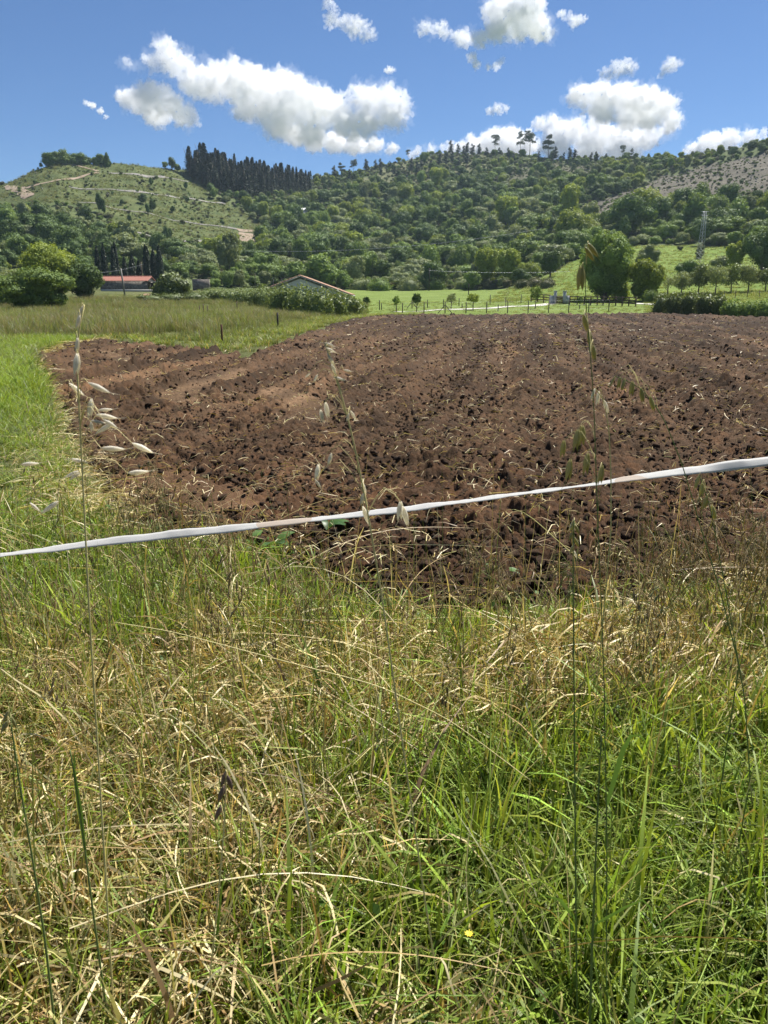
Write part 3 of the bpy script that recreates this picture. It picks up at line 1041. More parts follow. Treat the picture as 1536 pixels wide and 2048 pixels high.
strip('dirt_track', [(40, 380), (80, 370), (118, 361), (165, 353), (203, 346)], (2.5, 3.2, 2.6), M_TRACK, 'pale earth track climbing the cleared hill', .3)
strip('dirt_track', [(203, 346), (178, 337), (152, 331), (112, 324)], 2.2, M_TRACK, 'upper bend of the earth track on the cleared hill', .3)
strip('stone_terrace', [(210, 346), (271, 350), (338, 356), (382, 365)], (2.0, 3.0, 2.0), M_RUBBLE, 'upper pale stony terrace on the cleared hill', .3)
strip('stone_terrace', [(129, 372), (220, 380), (305, 389), (389, 399), (457, 409)], (1.0, 2.5, 4.0, 3.5, 2.5), M_RUBBLE, 'middle pale stony terrace on the cleared hill', .3)
strip('stone_terrace', [(146, 405), (220, 417), (305, 429), (406, 451), (480, 460)], (0.8, 1.2, 1.5, 1.8), M_RUBBLE, 'lower stony terrace on the cleared hill', .3)
strip('stone_terrace', [(264, 463), (338, 477), (406, 485), (480, 486)], (2.5, 3.0, 2.0), M_RUBBLE, 'lowest stony terrace above the wood', .3)
strip('dirt_track', [(475, 461), (510, 463), (524, 461)], (3, 4), M_TRACK, 'earth track end on the right of the cleared hill', .3)
strip('dirt_track', [(492, 466), (496, 476), (500, 486)], (6, 8, 5), M_TRACK, 'bare earth bank at the right of the cleared hill', .35)
# loose stones on the terraces and the scree
def rock_mesh(seed, mat, sub=2, rough=0.35):
    import bmesh
    bm = bmesh.new()
    bmesh.ops.create_icosphere(bm, subdivisions=sub, radius=1.0)
    gg = rng_(seed)
    off = gg.uniform(-50, 50, 3)
    st = gg.uniform(.65, 1.25, 3)
    co = np.array([v_.co for v_ in bm.verts])
    nn = perlin(co[:, 0] * 1.4 + off[0], co[:, 1] * 1.4 + co[:, 2] * 1.1 + off[1], seed) + 0.5 * perlin(co[:, 2] * 3 + off[2], co[:, 0] * 3 + co[:, 1] * 2, seed + 3)
    nn = nn + 0.35 * perlin(co[:, 1] * 6 + off[0], co[:, 0] * 6 - co[:, 2] * 5, seed + 8)
    co = co * (1 + rough * nn)[:, None] * st
    F = np.array([[v_.index for v_ in f.verts] for f in bm.faces])
    bm.free()
    return mesh('rock', co, F, mat)
rocks = [rock_mesh(i, M_RUBBLE, 1, .4) for i in range(4)]
n = 9000
ca = g.uniform(R(-36), R(36), n)
cr_ = np.sqrt(g.uniform(230 ** 2, 560 ** 2, n))
x, y = cr_ * np.sin(ca), cr_ * np.cos(ca)
z = H(x, y)
Zs, u, v = zones(x, y, z)
ok = Zs['stone'] | (Zs['clear'] & (g.random(n) < .12))
x, y, z = x[ok], y[ok], z[ok]
k = len(x)
scatter('hillside_stones', np.stack([x, y, z], 1), rocks, g.integers(0, 4, k), g.uniform(0, 6, k), g.uniform(.12, .5, k), label='loose pale stones scattered on the bare slopes')

# ------------------------------------------------------------------ trees, bushes and hedges of the valley floor
one_tree('dark_bush', 'large dark rounded bush at the left edge of the rough meadow', 'bush', 75, 621, 533, 150, M_LEAF_MID, 301, 0.26, 9000, 16, -0.12, limbs=6, squash=.9, under=1)
one_tree('yellow_green_tree', 'yellow green tree rising behind the dark bush', 'tree', 103, 596, 490, 112, M_LEAF_LIME, 302, 0.32, 6500, 14, 0.03)
one_tree('round_tree', 'dense dark green tree between the yellow green tree and stone barn', 'tree', 163, 597, 517, 84, M_LEAF_DARK, 303, 0.3, 5500, 12, -0.04, under=1)
one_tree('edge_shrub', 'mid green shrub cut off by the left picture edge', 'shrub', 2, 614, 552, 70, M_LEAF_MID, 304, 0.28, 3500, 9, -0.1, under=1)
one_tree('edge_shrub', 'pale shrub behind the dark bush at the left edge', 'shrub', 22, 594, 540, 60, M_LEAF_PALE, 305, 0.3, 2500, 8, -0.1, under=1)
one_tree('pale_leaved_shrub', 'sprawling shrub with glossy pale leaves beside the stone barn', 'shrub', 345, 598, 546, 86, M_LEAF_BRAMBLE, 306, 0.4, 4200, 12, -0.25, jit=.5, under=1)
one_tree('garden_sapling', 'light green sapling in front of the house gable', 'sapling', 595, 598, 556, 34, M_LEAF_LIME, 307, 0.3, 1500, 9, 0.1, shell=(.3, 1.1), jit=.9)
one_tree('great_tree', 'huge dark leafy tree behind the wooden rail fence', 'tree', 1208, 602, 476, 108, M_LEAF_MID, 310, 0.33, 12000, 24, 0.05, r0=.42, limbs=8, under=.8)
one_tree('leafy_tree', 'lighter leafy tree leaning on the huge dark tree', 'tree', 1286, 603, 520, 76, M_LEAF_LIME, 311, 0.3, 6500, 14, 0.04, r0=.16, limbs=7, under=.9)
one_tree('pasture_bush', 'grey green bush on the pasture behind the huge tree', 'bush', 1292, 536, 491, 54, M_LEAF_PALE, 312, 0.34, 2600, 8, 0.0)
one_tree('pasture_tree', 'small very dark tree standing on the sloping pasture', 'tree', 1100, 556, 505, 46, M_LEAF_DARK, 313, 0.34, 3600, 9, 0.06)
one_tree('sparse_tree', 'thin greyish bare looking tree right of the leafy tree', 'tree', 1335, 592, 545, 40, M_LEAF_PALE, 314, 0.2, 700, 9, 0.2, shell=(.2, 1.05), limbs=9, jit=1.0)
one_tree('dark_shrub', 'dark shrub behind the orchard row', 'shrub', 1376, 566, 524, 60, M_LEAF_DARK, 315, 0.3, 2600, 8, 0.0)
one_tree('yellow_tree', 'yellowish tree behind the orchard near the lattice pylon', 'tree', 1466, 552, 489, 46, M_LEAF_LIME, 316, 0.34, 2400, 9, 0.1)
one_tree('tall_dark_tree', 'tall dark tree cut off by the right picture edge', 'tree', 1522, 556, 455, 84, M_LEAF_DARK, 317, 0.36, 6500, 14, 0.05, r0=.3)
one_tree('grey_bush', 'grey green bush beside the lattice pylon foot', 'bush', 1442, 545, 512, 44, M_LEAF_PALE, 318, 0.32, 1800, 7, 0.0)
for i, (uu, vb, vt, w, where) in enumerate([(1362, 589, 543, 44, 'first'), (1396, 588, 532, 50, 'second'), (1430, 588, 530, 48, 'third'), (1462, 586, 527, 52, 'fourth'), (1496, 585, 531, 50, 'fifth'), (1530, 584, 536, 44, 'sixth')]):
    one_tree('orchard_tree', where + ' loose crowned fruit tree in the orchard, counted from the leafy tree', 'fruit tree', uu, vb, vt, w, M_LEAF_BRAMBLE if i % 2 else M_LEAF_PALE, 330 + i, 0.24, 2900, 11, 0.1, r0=.1,
             limbs=8, shell=(.3, 1.08), jit=.9, group='fruit trees in the orchard')
for i, (uu, vb, vt, w, mt, n_, lab) in enumerate([
        (733, 616, 594, 15, M_LEAF_DARK, 420, 'small dark young tree at the end of the bramble bank'),
        (793, 624, 592, 17, M_LEAF_MID, 330, 'sparse upright sapling at the start of the concrete path'),
        (833, 624, 588, 19, M_LEAF_DARK, 800, 'young tree with a round dark crown by the front fence'),
        (902, 618, 587, 26, M_LEAF_PALE, 480, 'young tree with a loose open crown beyond the path'),
        (946, 621, 588, 27, M_LEAF_LIME, 900, 'young tree with a full yellow green crown beside the path'),
        (1012, 614, 585, 10, M_LEAF_PALE, 40, 'nearly bare young tree on the lawn'),
        (1070, 617, 573, 27, M_LEAF_MID, 850, 'taller young tree on the lawn before the gate pillars'),
        (1159, 618, 594, 14, M_LEAF_DARK, 380, 'small clipped dark tree in front of the rail fence')]):
    one_tree('young_tree', lab, 'young tree', uu, vb, vt, w, mt, 350 + i, 0.17, n_, 7, 0.32, r0=.06, limbs=5, group='young trees on the lawn', shell=(.4, 1.08), jit=.8, rmin=60)

def bank(name, label, cat, spots, mat, seed, leaf, n, rmin=30, group=None):
    """a hedge or bramble bank: one mass of leaves over overlapping mounds (u, v foot, v top, width px)"""
    gg = rng_(seed)
    L = []
    for uu, vb, vt, w in spots:
        p = ground_px(uu, vb, rmin)
        s = mpp(p)
        hh, ww = (vb - vt) * s, w * s
        L.append((p[0], p[1] + ww * .3, p[2] + hh * .3, ww * .52, ww * .45, hh * .84))
        for q in range(4):
            a = gg.uniform(0, 6.3)
            L.append((p[0] + math.cos(a) * ww * .33, p[1] + ww * .3 + math.sin(a) * ww * .25, p[2] + hh * gg.uniform(.3, .7), ww * .22, ww * .22, hh * gg.uniform(.25, .36)))
    L = np.array(L)
    b = L[:, :3].mean(0) * (1, 1, 0)
    b[2] = H(b[0], b[1])
    L[:, :3] -= b
    o = link(name, crown_mesh(name, L, n, leaf, gg, mat, shell=(.8, 1.08), jit=.7, under=.2), None, b)
    return tag(o, label, cat, group)
bank('bramble_hedge', 'long sprawling bramble hedge in front of the house gable', 'hedge',
     [(415, 604, 581, 60), (455, 606, 581, 60), (495, 612, 581, 66), (530, 620, 579, 62), (565, 630, 578, 66), (600, 634, 581, 64), (635, 636, 583, 60), (665, 634, 589, 54), (695, 632, 597, 48), (715, 628, 604, 36)],
     M_LEAF_BRAMBLE, 401, 0.2, 15000)
bank('meadow_hedge', 'low leafy thicket between the pale shrub and the bramble hedge', 'hedge', [(300, 606, 590, 60), (340, 606, 588, 60), (385, 606, 585, 60)], M_LEAF_BRAMBLE, 402, 0.2, 2600)
bank('roadside_hedge', 'dense upright hedge at the far right field edge', 'hedge', [(1325, 628, 594, 38), (1355, 629, 591, 42), (1385, 630, 591, 42), (1415, 630, 592, 42), (1440, 630, 594, 36)], M_LEAF_BRAMBLE, 403, 0.17, 7000, 70)
bank('roadside_hedge', 'lower ragged hedge running out of the right picture edge', 'hedge', [(1470, 632, 605, 44), (1505, 634, 606, 44), (1540, 636, 606, 44), (1575, 638, 606, 44)], M_LEAF_MID, 404, 0.17, 5000, 70)
for i, (uu, vb, vt, w, lab) in enumerate([(983, 578, 559, 36, 'low bramble mound at the near edge of the wood'), (1046, 577, 562, 34, 'first grey bramble mound on the pasture'), (1072, 574, 558, 32, 'second grey bramble mound on the pasture'),
                                          (1095, 577, 560, 34, 'third grey bramble mound below the small dark tree')]):
    bank('bramble_mound', lab, 'bramble', [(uu, vb, vt, w)], M_LEAF_SCRUB, 410 + i, 0.26, 900, 100, 'bramble mounds on the pasture')
bank('gateway_bush', 'ragged bush at the right end of the rail fence', 'bush', [(1302, 606, 585, 34), (1322, 606, 588, 26)], M_LEAF_MID, 420, 0.2, 1600, 90)
bank('tree_foot_bush', 'pale bush at the foot of the huge dark tree', 'bush', [(1242, 602, 572, 34)], M_LEAF_LIME, 421, 0.24, 1200, 90)
edge = [(1010, 560, 25), (1045, 545, 30), (930, 578, 20), (870, 580, 22), (820, 582, 24), (760, 582, 22), (720, 580, 20)]
for i, (uu, vb, hp) in enumerate(edge):
    bank('woodland_edge_shrub', ['first', 'second', 'third', 'fourth', 'fifth', 'sixth', 'seventh'][i] + ' rounded shrub at the wood edge behind the lawn, counted from the pasture', 'shrub', [(uu, vb, vb - hp, 46)],
         [M_LEAF_PALE, M_LEAF_MID][i % 2], 430 + i, 0.34, 1300, 120, 'shrubs along the wood edge')

# cypresses behind the stone barn
cyp = [(190, 503, 9), (197, 500, 10), (215, 497, 9), (222, 503, 9), (238, 525, 8), (249, 520, 9), (257, 525, 9), (267, 531, 9), (281, 506, 11), (288, 500, 11), (298, 510, 12), (306, 505, 11), (315, 501, 11)]
for i, (uu, vt, w) in enumerate(cyp):
    p = ground_px(uu, 571, 150)
    p[1] += 3 + (i % 3) * 2
    p[2] = H(p[0], p[1])
    s = mpp(p)
    hh, ww = (575 - vt) * s, w * s * 1.25
    o = thing('cypress', ['leftmost', 'second', 'third', 'fourth', 'fifth and shortest', 'sixth', 'seventh', 'eighth', 'ninth', 'tenth', 'eleventh', 'twelfth', 'rightmost'][i] + ' slim dark cypress in the row behind the stone barn', 'cypress', p, 'cypresses behind the barn')
    gg = rng_(450 + i)
    t = gg.random(1500)
    prof = np.sin(np.clip(t * .93 + .07, 0, 1) ** .6 * PI) ** .6
    a = gg.uniform(0, 6.3, 1500)
    rd = ww / 2 * prof * gg.uniform(.75, 1.08, 1500)
    P = np.stack([np.cos(a) * rd, np.sin(a) * rd, hh * (.03 + .97 * t)], 1)
    Nn = np.stack([np.cos(a), np.sin(a), 0 * a + .2], 1) + gg.normal(size=P.shape) * .35
    Nn /= np.linalg.norm(Nn, axis=1)[:, None]
    V, F = cards(P, Nn, gg.uniform(.35, .7, 1500), gg, .45, np.tile([0, 0, 1.0], (1500, 1)))
    link('crown', mesh('crown', V, F, M_CYPRESS, {'lv': np.repeat(gg.random(1500), 4)}), o)
    MB().tube([(0, 0, -.2), (0, 0, hh * .8)], [.14, .04], 6).build('trunk', M_BARK, o)

# ------------------------------------------------------------------ stone barn, walls and house
def stone_mat():
    m, nt, _, _ = nmat('rubble_masonry')
    tc = N(nt, 'ShaderNodeTexCoord')
    vo = N(nt, 'ShaderNodeTexVoronoi')
    vo.inputs['Scale'].default_value = 3.2
    nt.links.new(tc.outputs['Object'], vo.inputs['Vector'])
    ve = N(nt, 'ShaderNodeTexVoronoi', feature='DISTANCE_TO_EDGE')
    ve.inputs['Scale'].default_value = 3.2
    nt.links.new(tc.outputs['Object'], ve.inputs['Vector'])
    sep = N(nt, 'ShaderNodeSeparateColor')
    nt.links.new(vo.outputs['Color'], sep.inputs[0])
    st = mixc(nt, sep.outputs[0], (0.13, 0.115, 0.105), (0.30, 0.265, 0.235))
    f = math_(nt, 'GREATER_THAN', ve.outputs['Distance'], 0.05)
    col = mixc(nt, f, (0.2, 0.18, 0.16), st)
    b = bsdf_(nt, col, 0.95, 0.1)
    bp = N(nt, 'ShaderNodeBump')
    bp.inputs['Strength'].default_value = 0.8
    nt.links.new(ve.outputs['Distance'], bp.inputs['Height'])
    nt.links.new(bp.outputs[0], b.inputs['Normal'])
    out_(nt, b.outputs[0])
    return m
M_STONE = stone_mat()
M_TILE = plain_mat('terracotta_tile', (0.2, 0.075, 0.055), (0.32, 0.135, 0.095), 4, 0.85, .3, 10)
M_TILE_O = plain_mat('orange_tile', (0.30, 0.17, 0.11), (0.42, 0.27, 0.19), 3, 0.85, .3, 10)
M_RENDER = plain_mat('white_render', (0.62, 0.64, 0.63), (0.74, 0.75, 0.74), .8, 0.9, .1, 30)
M_OCHRE = plain_mat('ochre_render', (0.55, 0.40, 0.2), (0.62, 0.46, 0.24), 1, 0.9)
M_CONC = plain_mat('concrete', (0.42, 0.40, 0.36), (0.55, 0.53, 0.48), 2, 0.92, .3, 25)
M_POLE = plain_mat('weathered_pole', (0.2, 0.19, 0.175), (0.3, 0.285, 0.26), 2, 0.92)
M_DARK = plain_mat('dark_metal', (0.02, 0.021, 0.022), (0.04, 0.04, 0.042), 5, 0.6)
M_POST = plain_mat('dark_post', (0.035, 0.03, 0.026), (0.07, 0.06, 0.05), 9, 0.8)
M_WOOD = plain_mat('weathered_wood', (0.07, 0.05, 0.036), (0.14, 0.105, 0.08), 7, 0.9, .3, 30)
M_RUST = plain_mat('rusty_iron', (0.07, 0.035, 0.022), (0.14, 0.065, 0.035), 12, 0.85)
M_STEEL = plain_mat('galvanised_steel', (0.34, 0.36, 0.38), (0.48, 0.5, 0.52), 3, 0.55, metal=.6)
M_GREYSTONE = plain_mat('grey_pillar_stone', (0.36, 0.37, 0.38), (0.5, 0.5, 0.5), 5, 0.9, .4, 18)
M_GLASS = plain_mat('dark_window', (0.02, 0.025, 0.03), rough=.15, spec=.6)

def tile_roof(mb, x0, x1, y0, y1, z0, z1, n):
    """rows of half round tiles running down a single slope (y0,z0) low to (y1,z1) high"""
    w = (x1 - x0) / n
    an = np.linspace(0, PI, 5)
    for i in range(n):
        cx = x0 + (i + .5) * w
        V = []
        for (yy, zz) in ((y0, z0), (y1, z1)):
            for a in an:
                V.append((cx + math.cos(a) * w * .5, yy, zz + math.sin(a) * w * .42 + .04))
        mb.add(V, [[k, k + 1, 5 + k + 1, 5 + k] for k in range(4)])
    return mb

# barn: placed by its foot in the photograph, its long side facing us
pb = ground_px(248, 581, 120)
sb = mpp(pb)
bl, bh, bd = 94 * sb, 17.5 * sb, 5.5
barn = thing('stone_barn', 'low rubble stone barn with a red tiled roof', 'barn', pb)
wall = MB().box((0, bd / 2, bh / 2 - .1), (bl, bd, bh + .2)).build('wall', M_STONE, barn)
rf = tile_roof(MB(), -bl / 2 - .25, bl / 2 + .25, -.35, bd / 2, bh - .02, bh + .85, 34)
tile_roof(rf, -bl / 2 - .25, bl / 2 + .25, bd + .35, bd / 2, bh - .02, bh + .85, 34)
roof = rf.build('roof', M_TILE, barn)
roof['kind'] = 'stuff'
MB().tube([(-bl / 2 - .25, bd / 2, bh + .93), (bl / 2 + .25, bd / 2, bh + .93)], .14, 8).build('ridge', M_TILE, roof)
gm = MB()
for e in (-1, 1):
    gm.add([(e * bl / 2, 0, bh - .05), (e * bl / 2, bd, bh - .05), (e * bl / 2, bd / 2, bh + .8)], T=[[0, 1, 2]])
gm.build('gable', M_STONE, wall)
ph = thing('lean_to_shed', 'small open shed with a pale roof against the barn end', 'shed', (pb[0] + bl / 2 + .05, pb[1] + .3, pb[2]))
for e in (0.12, 2.3):
    MB().box((e, .12, .75), (.14, .14, 1.5)).build('post', M_WOOD, ph)
MB().box((1.2, 2.1, .75), (2.4, .12, 1.5)).build('back_panel', M_DARK, ph)
MB().box((1.2, 1.1, 1.66), (2.7, 2.6, .1), shear=(0, 0)).build('roof', M_CONC, ph)
pk = ground_px(248, 583, 118)
kb = MB().box((0, 0, .12), (bl * 1.15, .35, .5)).build('low_kerb_wall', M_CONC, None, pk + np.array([1.0, 0, 0]))
tag(kb, 'pale low concrete wall along the foot of the stone barn', 'wall')
pw = ground_px(403, 581, 130)
sw = mpp(pw)
dw = MB().box((0, 0, 10 * sw), (34 * sw, .4, 20 * sw + .3)).build('boundary_wall', M_STONE, None, pw)
tag(dw, 'short dark grey stone wall right of the pale leaved shrub', 'wall')
# little ruined tiled corner under the pale shrub
pr = ground_px(293, 597, 60)
ru = thing('tiled_well_roof', 'broken scrap of orange tiled roof under the pale leaved shrub', 'roof', pr)
rm = tile_roof(MB(), -.55, .55, -.4, .4, .1, .55, 6)
rm.build('tiling', M_TILE_O, ru)['kind'] = 'stuff'
MB().box((0, .2, .05), (1.0, .5, .4)).build('base', M_STONE, ru)

# the house: only its gable shows above the brambles
ph_ = ground_px(618, 604, 60)
DH = 96.0
def hp(u_, v_): return at_depth(u_, v_, DH)
pl, pt, pr_ = hp(535, 579), hp(600, 553.5), hp(704, 592)
house = thing('gabled_house', 'low white house with an orange tiled gable behind the brambles', 'house', (pt[0], DH, H(pt[0], DH)))
hz0 = H(pt[0], DH)
X = lambda p: (p[0] - pt[0], p[2] - hz0)
(xl, zl), (xt, zt), (xr, zr_) = X(pl), X(pt), X(pr_)
xl2, xr2 = xl + .35, xr - .35
zl2, zr2 = zl + (zt - zl) * .35 / (xt - xl) - .2, zr_ + (zt - zr_) * .35 / (xr - xt) - .2
dep = 9.0
V = [(xl2, 0, -.5), (xr2, 0, -.5), (xr2, 0, zr2), (xt, 0, zt - .2), (xl2, 0, zl2)]
V += [(a, dep, b) for a, _, b in V]
hw = MB()
hw.add(V, Q=[[0, 1, 2, 4], [9, 7, 6, 5], [1, 6, 7, 2], [0, 4, 9, 5]], T=[[2, 3, 4], [9, 8, 7]])
hwall = hw.build('wall', M_RENDER, house)
for nm, (xa, za), (xb, zb) in (('left', (xl, zl), (xt, zt)), ('right', (xt, zt), (xr, zr_))):
    sl = MB()
    d = np.array([xb - xa, zb - za])
    nn = np.array([-d[1], d[0]]) / np.linalg.norm(d) * .09
    P = [(xa, -.45, za), (xb, -.45, zb), (xb + nn[0], -.45, zb + nn[1]), (xa + nn[0], -.45, za + nn[1])]
    P += [(a, dep + .45, b) for a, _, b in P]
    sl.add(P, Q=[[0, 1, 2, 3], [7, 6, 5, 4], [3, 2, 6, 7], [0, 4, 5, 1], [0, 3, 7, 4], [1, 5, 6, 2]])
    ro = sl.build('roof', M_RENDER, house)
    ln = np.linalg.norm(d)
    k = max(6, int(ln / .36))
    vt_me = MB().tube([(0, 0, 0), (ln / k * 1.12, 0, .02)], [.06, .07], 8).me('verge_tile', M_TILE_O, True)
    for i in range(k):
        o = link('verge_tile', vt_me, ro)
        o.location = (xa + d[0] * i / k + nn[0] * 1.3, -.42, za + d[1] * i / k + nn[1] * 1.3)
        o.rotation_euler = (0, -math.atan2(d[1], d[0]), 0)
    tl = MB()
    nrow = 26
    an = np.linspace(0, PI, 4)
    for i in range(nrow):
        yy = -.25 + (dep + .5) * (i + .5) / nrow
        w = (dep + .5) / nrow
        VV = []
        for (xx, zz) in ((xa, za), (xb, zb)):
            for a in an:
                VV.append((xx + nn[0] * 1.05, yy + math.cos(a) * w * .5, zz + nn[1] * 1.05 + math.sin(a) * w * .4))
        tl.add(VV, [[q, q + 1, 4 + q + 1, 4 + q] for q in range(3)])
    tl.build('tiling', M_TILE_O, ro)['kind'] = 'stuff'
MB().box((X(hp(657, 584))[0], -.03, X(hp(657, 584))[1] - .25), (.42, .1, .5)).build('window', M_GLASS, hwall)
MB().box((X(hp(664, 586))[0] + .15, -.045, X(hp(664, 586))[1] - .5), (.65, .09, .8)).build('ochre_panel', M_OCHRE, hwall)
cg = thing('dark_metal_railing', 'dark metal railing and panel behind the left slope of the house roof', 'railing', (hp(556, 578)[0], DH + 6, H(hp(556, 578)[0], DH + 6)))
cw = 44 * DH / FPX
top_z = at_depth(556, 556, DH + 6)[2] - H(hp(556, 578)[0], DH + 6)
for e in (-.5, -.1, .5):
    MB().tube([(e * cw, 0, 0), (e * cw, 0, top_z)], .05, 6).build('upright', M_DARK, cg)
MB().tube([(-.5 * cw, 0, top_z), (.9 * cw, 0, top_z + .02)], .045, 6).build('top_rail', M_DARK, cg)
MB().box((-.28 * cw, .05, top_z / 2 - .35), (.46 * cw, .06, top_z - .7)).build('panel', M_DARK, cg)
MB().tube([(-.5 * cw, 0, top_z - .4), (.5 * cw, 0, top_z - .4)], .03, 6).build('middle_rail', M_DARK, cg)

# ------------------------------------------------------------------ posts, fences, gate, path
def post(name, label, cat, u_, vb, vt, rad, mat, lean=0.0, group=None, rmin=5, braces=False, sides=6):
    p = ground_px(u_, vb, rmin)
    hh = (vb - vt) * mpp(p)
    if not braces:
        mb = MB().tube([(0, 0, -.25), (lean * hh * .5, 0, hh * .5), (lean * hh, 0, hh)], [rad, rad * .97, rad * .92], sides)
        return tag(mb.build(name, mat, None, p), label, cat, group)
    o = thing(name, label, cat, p, group)
    MB().tube([(0, 0, -.25), (0, 0, hh)], rad, sides).build('post', mat, o)
    for e in (-1, 1):
        MB().tube([(e * hh * .72, 0, -.1), (e * rad, 0, hh * .72)], rad * .75, sides).build('brace', mat, o)
    return o
post('field_post', 'thin rusty iron post standing at the field corner', 'post', 445, 691, 650, .035, M_RUST)
post('field_post', 'thin dark post in the rough grass before the bramble hedge', 'post', 556, 659, 626, .05, M_POST)
for uu, vb, vt, w in ((400, 634, 611, 'left'), (408, 634, 609, 'middle'), (416, 633, 612, 'right'), (475, 631, 603, 'tallest')):
    post('meadow_post', w + ' thin stake in the rough meadow left of the brambles', 'stake', uu, vb, vt, .04, M_WOOD, group='stakes in the rough meadow')
post('concrete_pole', 'leaning grey concrete pole in front of the stone barn', 'pole', 250.5, 595, 540, .12, M_POLE, -.075, rmin=60, sides=8)
post('timber_pole', 'thin timber utility pole at the barn end', 'pole', 287, 578, 526, .12, M_WOOD, -.02, rmin=110)
post('timber_pole', 'thin timber utility pole at the wood edge above the lawn', 'pole', 858, 582, 539, .13, M_POST, rmin=150)
post('timber_pole', 'short thin pole above the bramble hedge left of the house', 'pole', 510, 590, 548, .07, M_POST, .05, rmin=80)
post('timber_pole', 'short pole among the scrub at the pasture foot', 'pole', 937, 590, 568, .09, M_POST, rmin=120)
front = [(805, 626, 607), (848, 626, 605), (890, 627, 605), (932, 627, 605), (973, 626.5, 604), (1015, 626.5, 604), (1056, 626.5, 603), (1097, 626, 602), (1137, 626, 601), (1177, 625, 601), (1217, 624.5, 600)]
ordn = ['first', 'second', 'third', 'fourth', 'fifth', 'sixth', 'seventh', 'eighth', 'ninth', 'tenth', 'eleventh', 'twelfth']
fp = []
for i, (uu, vb, vt) in enumerate(front):
    post('fence_post', ordn[i] + ' dark post from the brambles in the near wire fence' + (', braced both sides' if i == 2 else ''), 'fence post', uu, vb, vt, .05, M_POST, group='posts of the near wire fence', rmin=60, braces=(i == 2))
    p = ground_px(uu, vb, 60)
    fp.append(p + np.array([0, 0, (vb - vt) * mpp(p)]))
wr = MB()
for k in (.97, .62, .3):
    for a, b in zip(fp[:-1], fp[1:]):
        za, zb = H(a[0], a[1]), H(b[0], b[1])
        wr.tube([(a[0], a[1] - .06, za + (a[2] - za) * k), ((a[0] + b[0]) / 2, (a[1] + b[1]) / 2 - .06, (za + (a[2] - za) * k + zb + (b[2] - zb) * k) / 2 - .02), (b[0], b[1] - .06, zb + (b[2] - zb) * k)], .004, 3, False)
tag(wr.build('fence_wire', M_STEEL), 'thin wires strung along the near fence posts', 'wire')
back = [(759, 620, 601), (763, 620, 607), (824, 617, 601), (855, 616, 600), (887, 617.5, 599), (918, 612.5, 597), (980, 609.5, 590), (1042, 606, 590), (924, 617, 608), (996, 623, 610)]
for i, (uu, vb, vt) in enumerate(back):
    post('lawn_fence_post', ordn[i] + ' dark post of the fence beyond the path' + (', braced both sides' if i == 2 else ''), 'fence post', uu, vb, vt, .055, M_POST, group='posts of the fence beyond the path', rmin=70, braces=(i == 2))
for i, uu in enumerate((1388, 1402, 1426, 1448, 1470, 1494, 1518, 1540)):
    post('orchard_fence_post', ordn[i] + ' short post of the orchard fence, counted from the hedge', 'fence post', uu, 601 - i * 1.0, 587 - i * 1.2, .05, M_WOOD, group='posts of the orchard fence', rmin=90)
strip('concrete_path', [(778, 625), (850, 622), (950, 618), (1050, 612.5), (1112, 607)], (1.1, 1.2, 1.6, 2.2), M_CONC, 'pale concrete path crossing the lawn to the gate', .05, 1.0, rmin=60)
strip('concrete_path', [(1258, 607), (1310, 610), (1380, 612), (1460, 611), (1560, 609)], (1.8, 1.8), M_CONC, 'pale lane behind the right hedge', .06, 1.0, rmin=60)

pg = ground_px(1119, 608, 70)
sg = mpp(pg)
for i, (uu, side) in enumerate(((1108, 'left'), (1130, 'right'))):
    q = ground_px(uu, 608, 70)
    o = thing('gate_pillar', side + ' grey stone gate pillar beside the brown gate', 'pillar', q, 'pillars of the gateway')
    e = -1 if i == 0 else 1
    MB().box((-e * .12, 0, 12 * sg), (.36, .4, 24 * sg)).build('shaft', M_GREYSTONE, o)
    MB().box((-e * .12, 0, 24 * sg + .05), (.48, .52, .1)).build('cap', M_GREYSTONE, o)
    MB().box((e * .32, .02, 8 * sg), (.52, .36, 16 * sg)).build('wing_wall', M_GREYSTONE, o)
ga = thing('wooden_gate', 'brown slatted gate between the grey pillars', 'gate', pg)
gw = (1126 - 1112.5) * sg
sl_me = MB().box((0, 0, 8 * sg), (.085, .03, 15 * sg)).me('slat', M_WOOD)
for i in range(8):
    o = link('slat', sl_me, ga)
    o.location = (-gw / 2 + gw * (i + .5) / 8, .03, 0)
for zz in (2.5, 13):
    MB().box((0, .062, zz * sg), (gw, .035, .09)).build('rail', M_WOOD, ga)
def rail_fence(label, posts_px, vtops):
    P = [ground_px(u_, v_, 70) for u_, v_ in posts_px]
    o = thing('rail_fence', label, 'fence', P[0])
    for p in P:
        MB().box(p - P[0] + np.array([0, 0, .5]), (.13, .13, 1.3)).build('post', M_WOOD, o)
    for a, b in zip(P[:-1], P[1:]):
        for zz in (.38, .72, 1.05):
            mb = MB()
            aa, bb = a - P[0] + np.array([0, -.09, zz]), b - P[0] + np.array([0, -.09, zz])
            up = np.array([0, 0, .06])
            th = np.array([0, .035, 0])
            mb.add([aa - up, bb - up, bb + up, aa + up, aa - up + th, bb - up + th, bb + up + th, aa + up + th],
                   Q=[[0, 1, 2, 3], [7, 6, 5, 4], [3, 2, 6, 7], [0, 4, 5, 1], [0, 3, 7, 4], [1, 5, 6, 2]])
            mb.build('rail', M_WOOD, o)
rail_fence('dark wooden rail fence right of the gate pillars', [(1139, 610), (1154, 610.5), (1168, 611), (1181, 611), (1194, 611), (1206, 611.5), (1218, 612), (1231, 612), (1244, 612.5), (1257, 613), (1271, 613.5)], None)
rail_fence('short dark wooden rail fence left of the gate pillars', [(1062, 604), (1075, 604.5), (1087, 605.5), (1099, 606.5)], None)

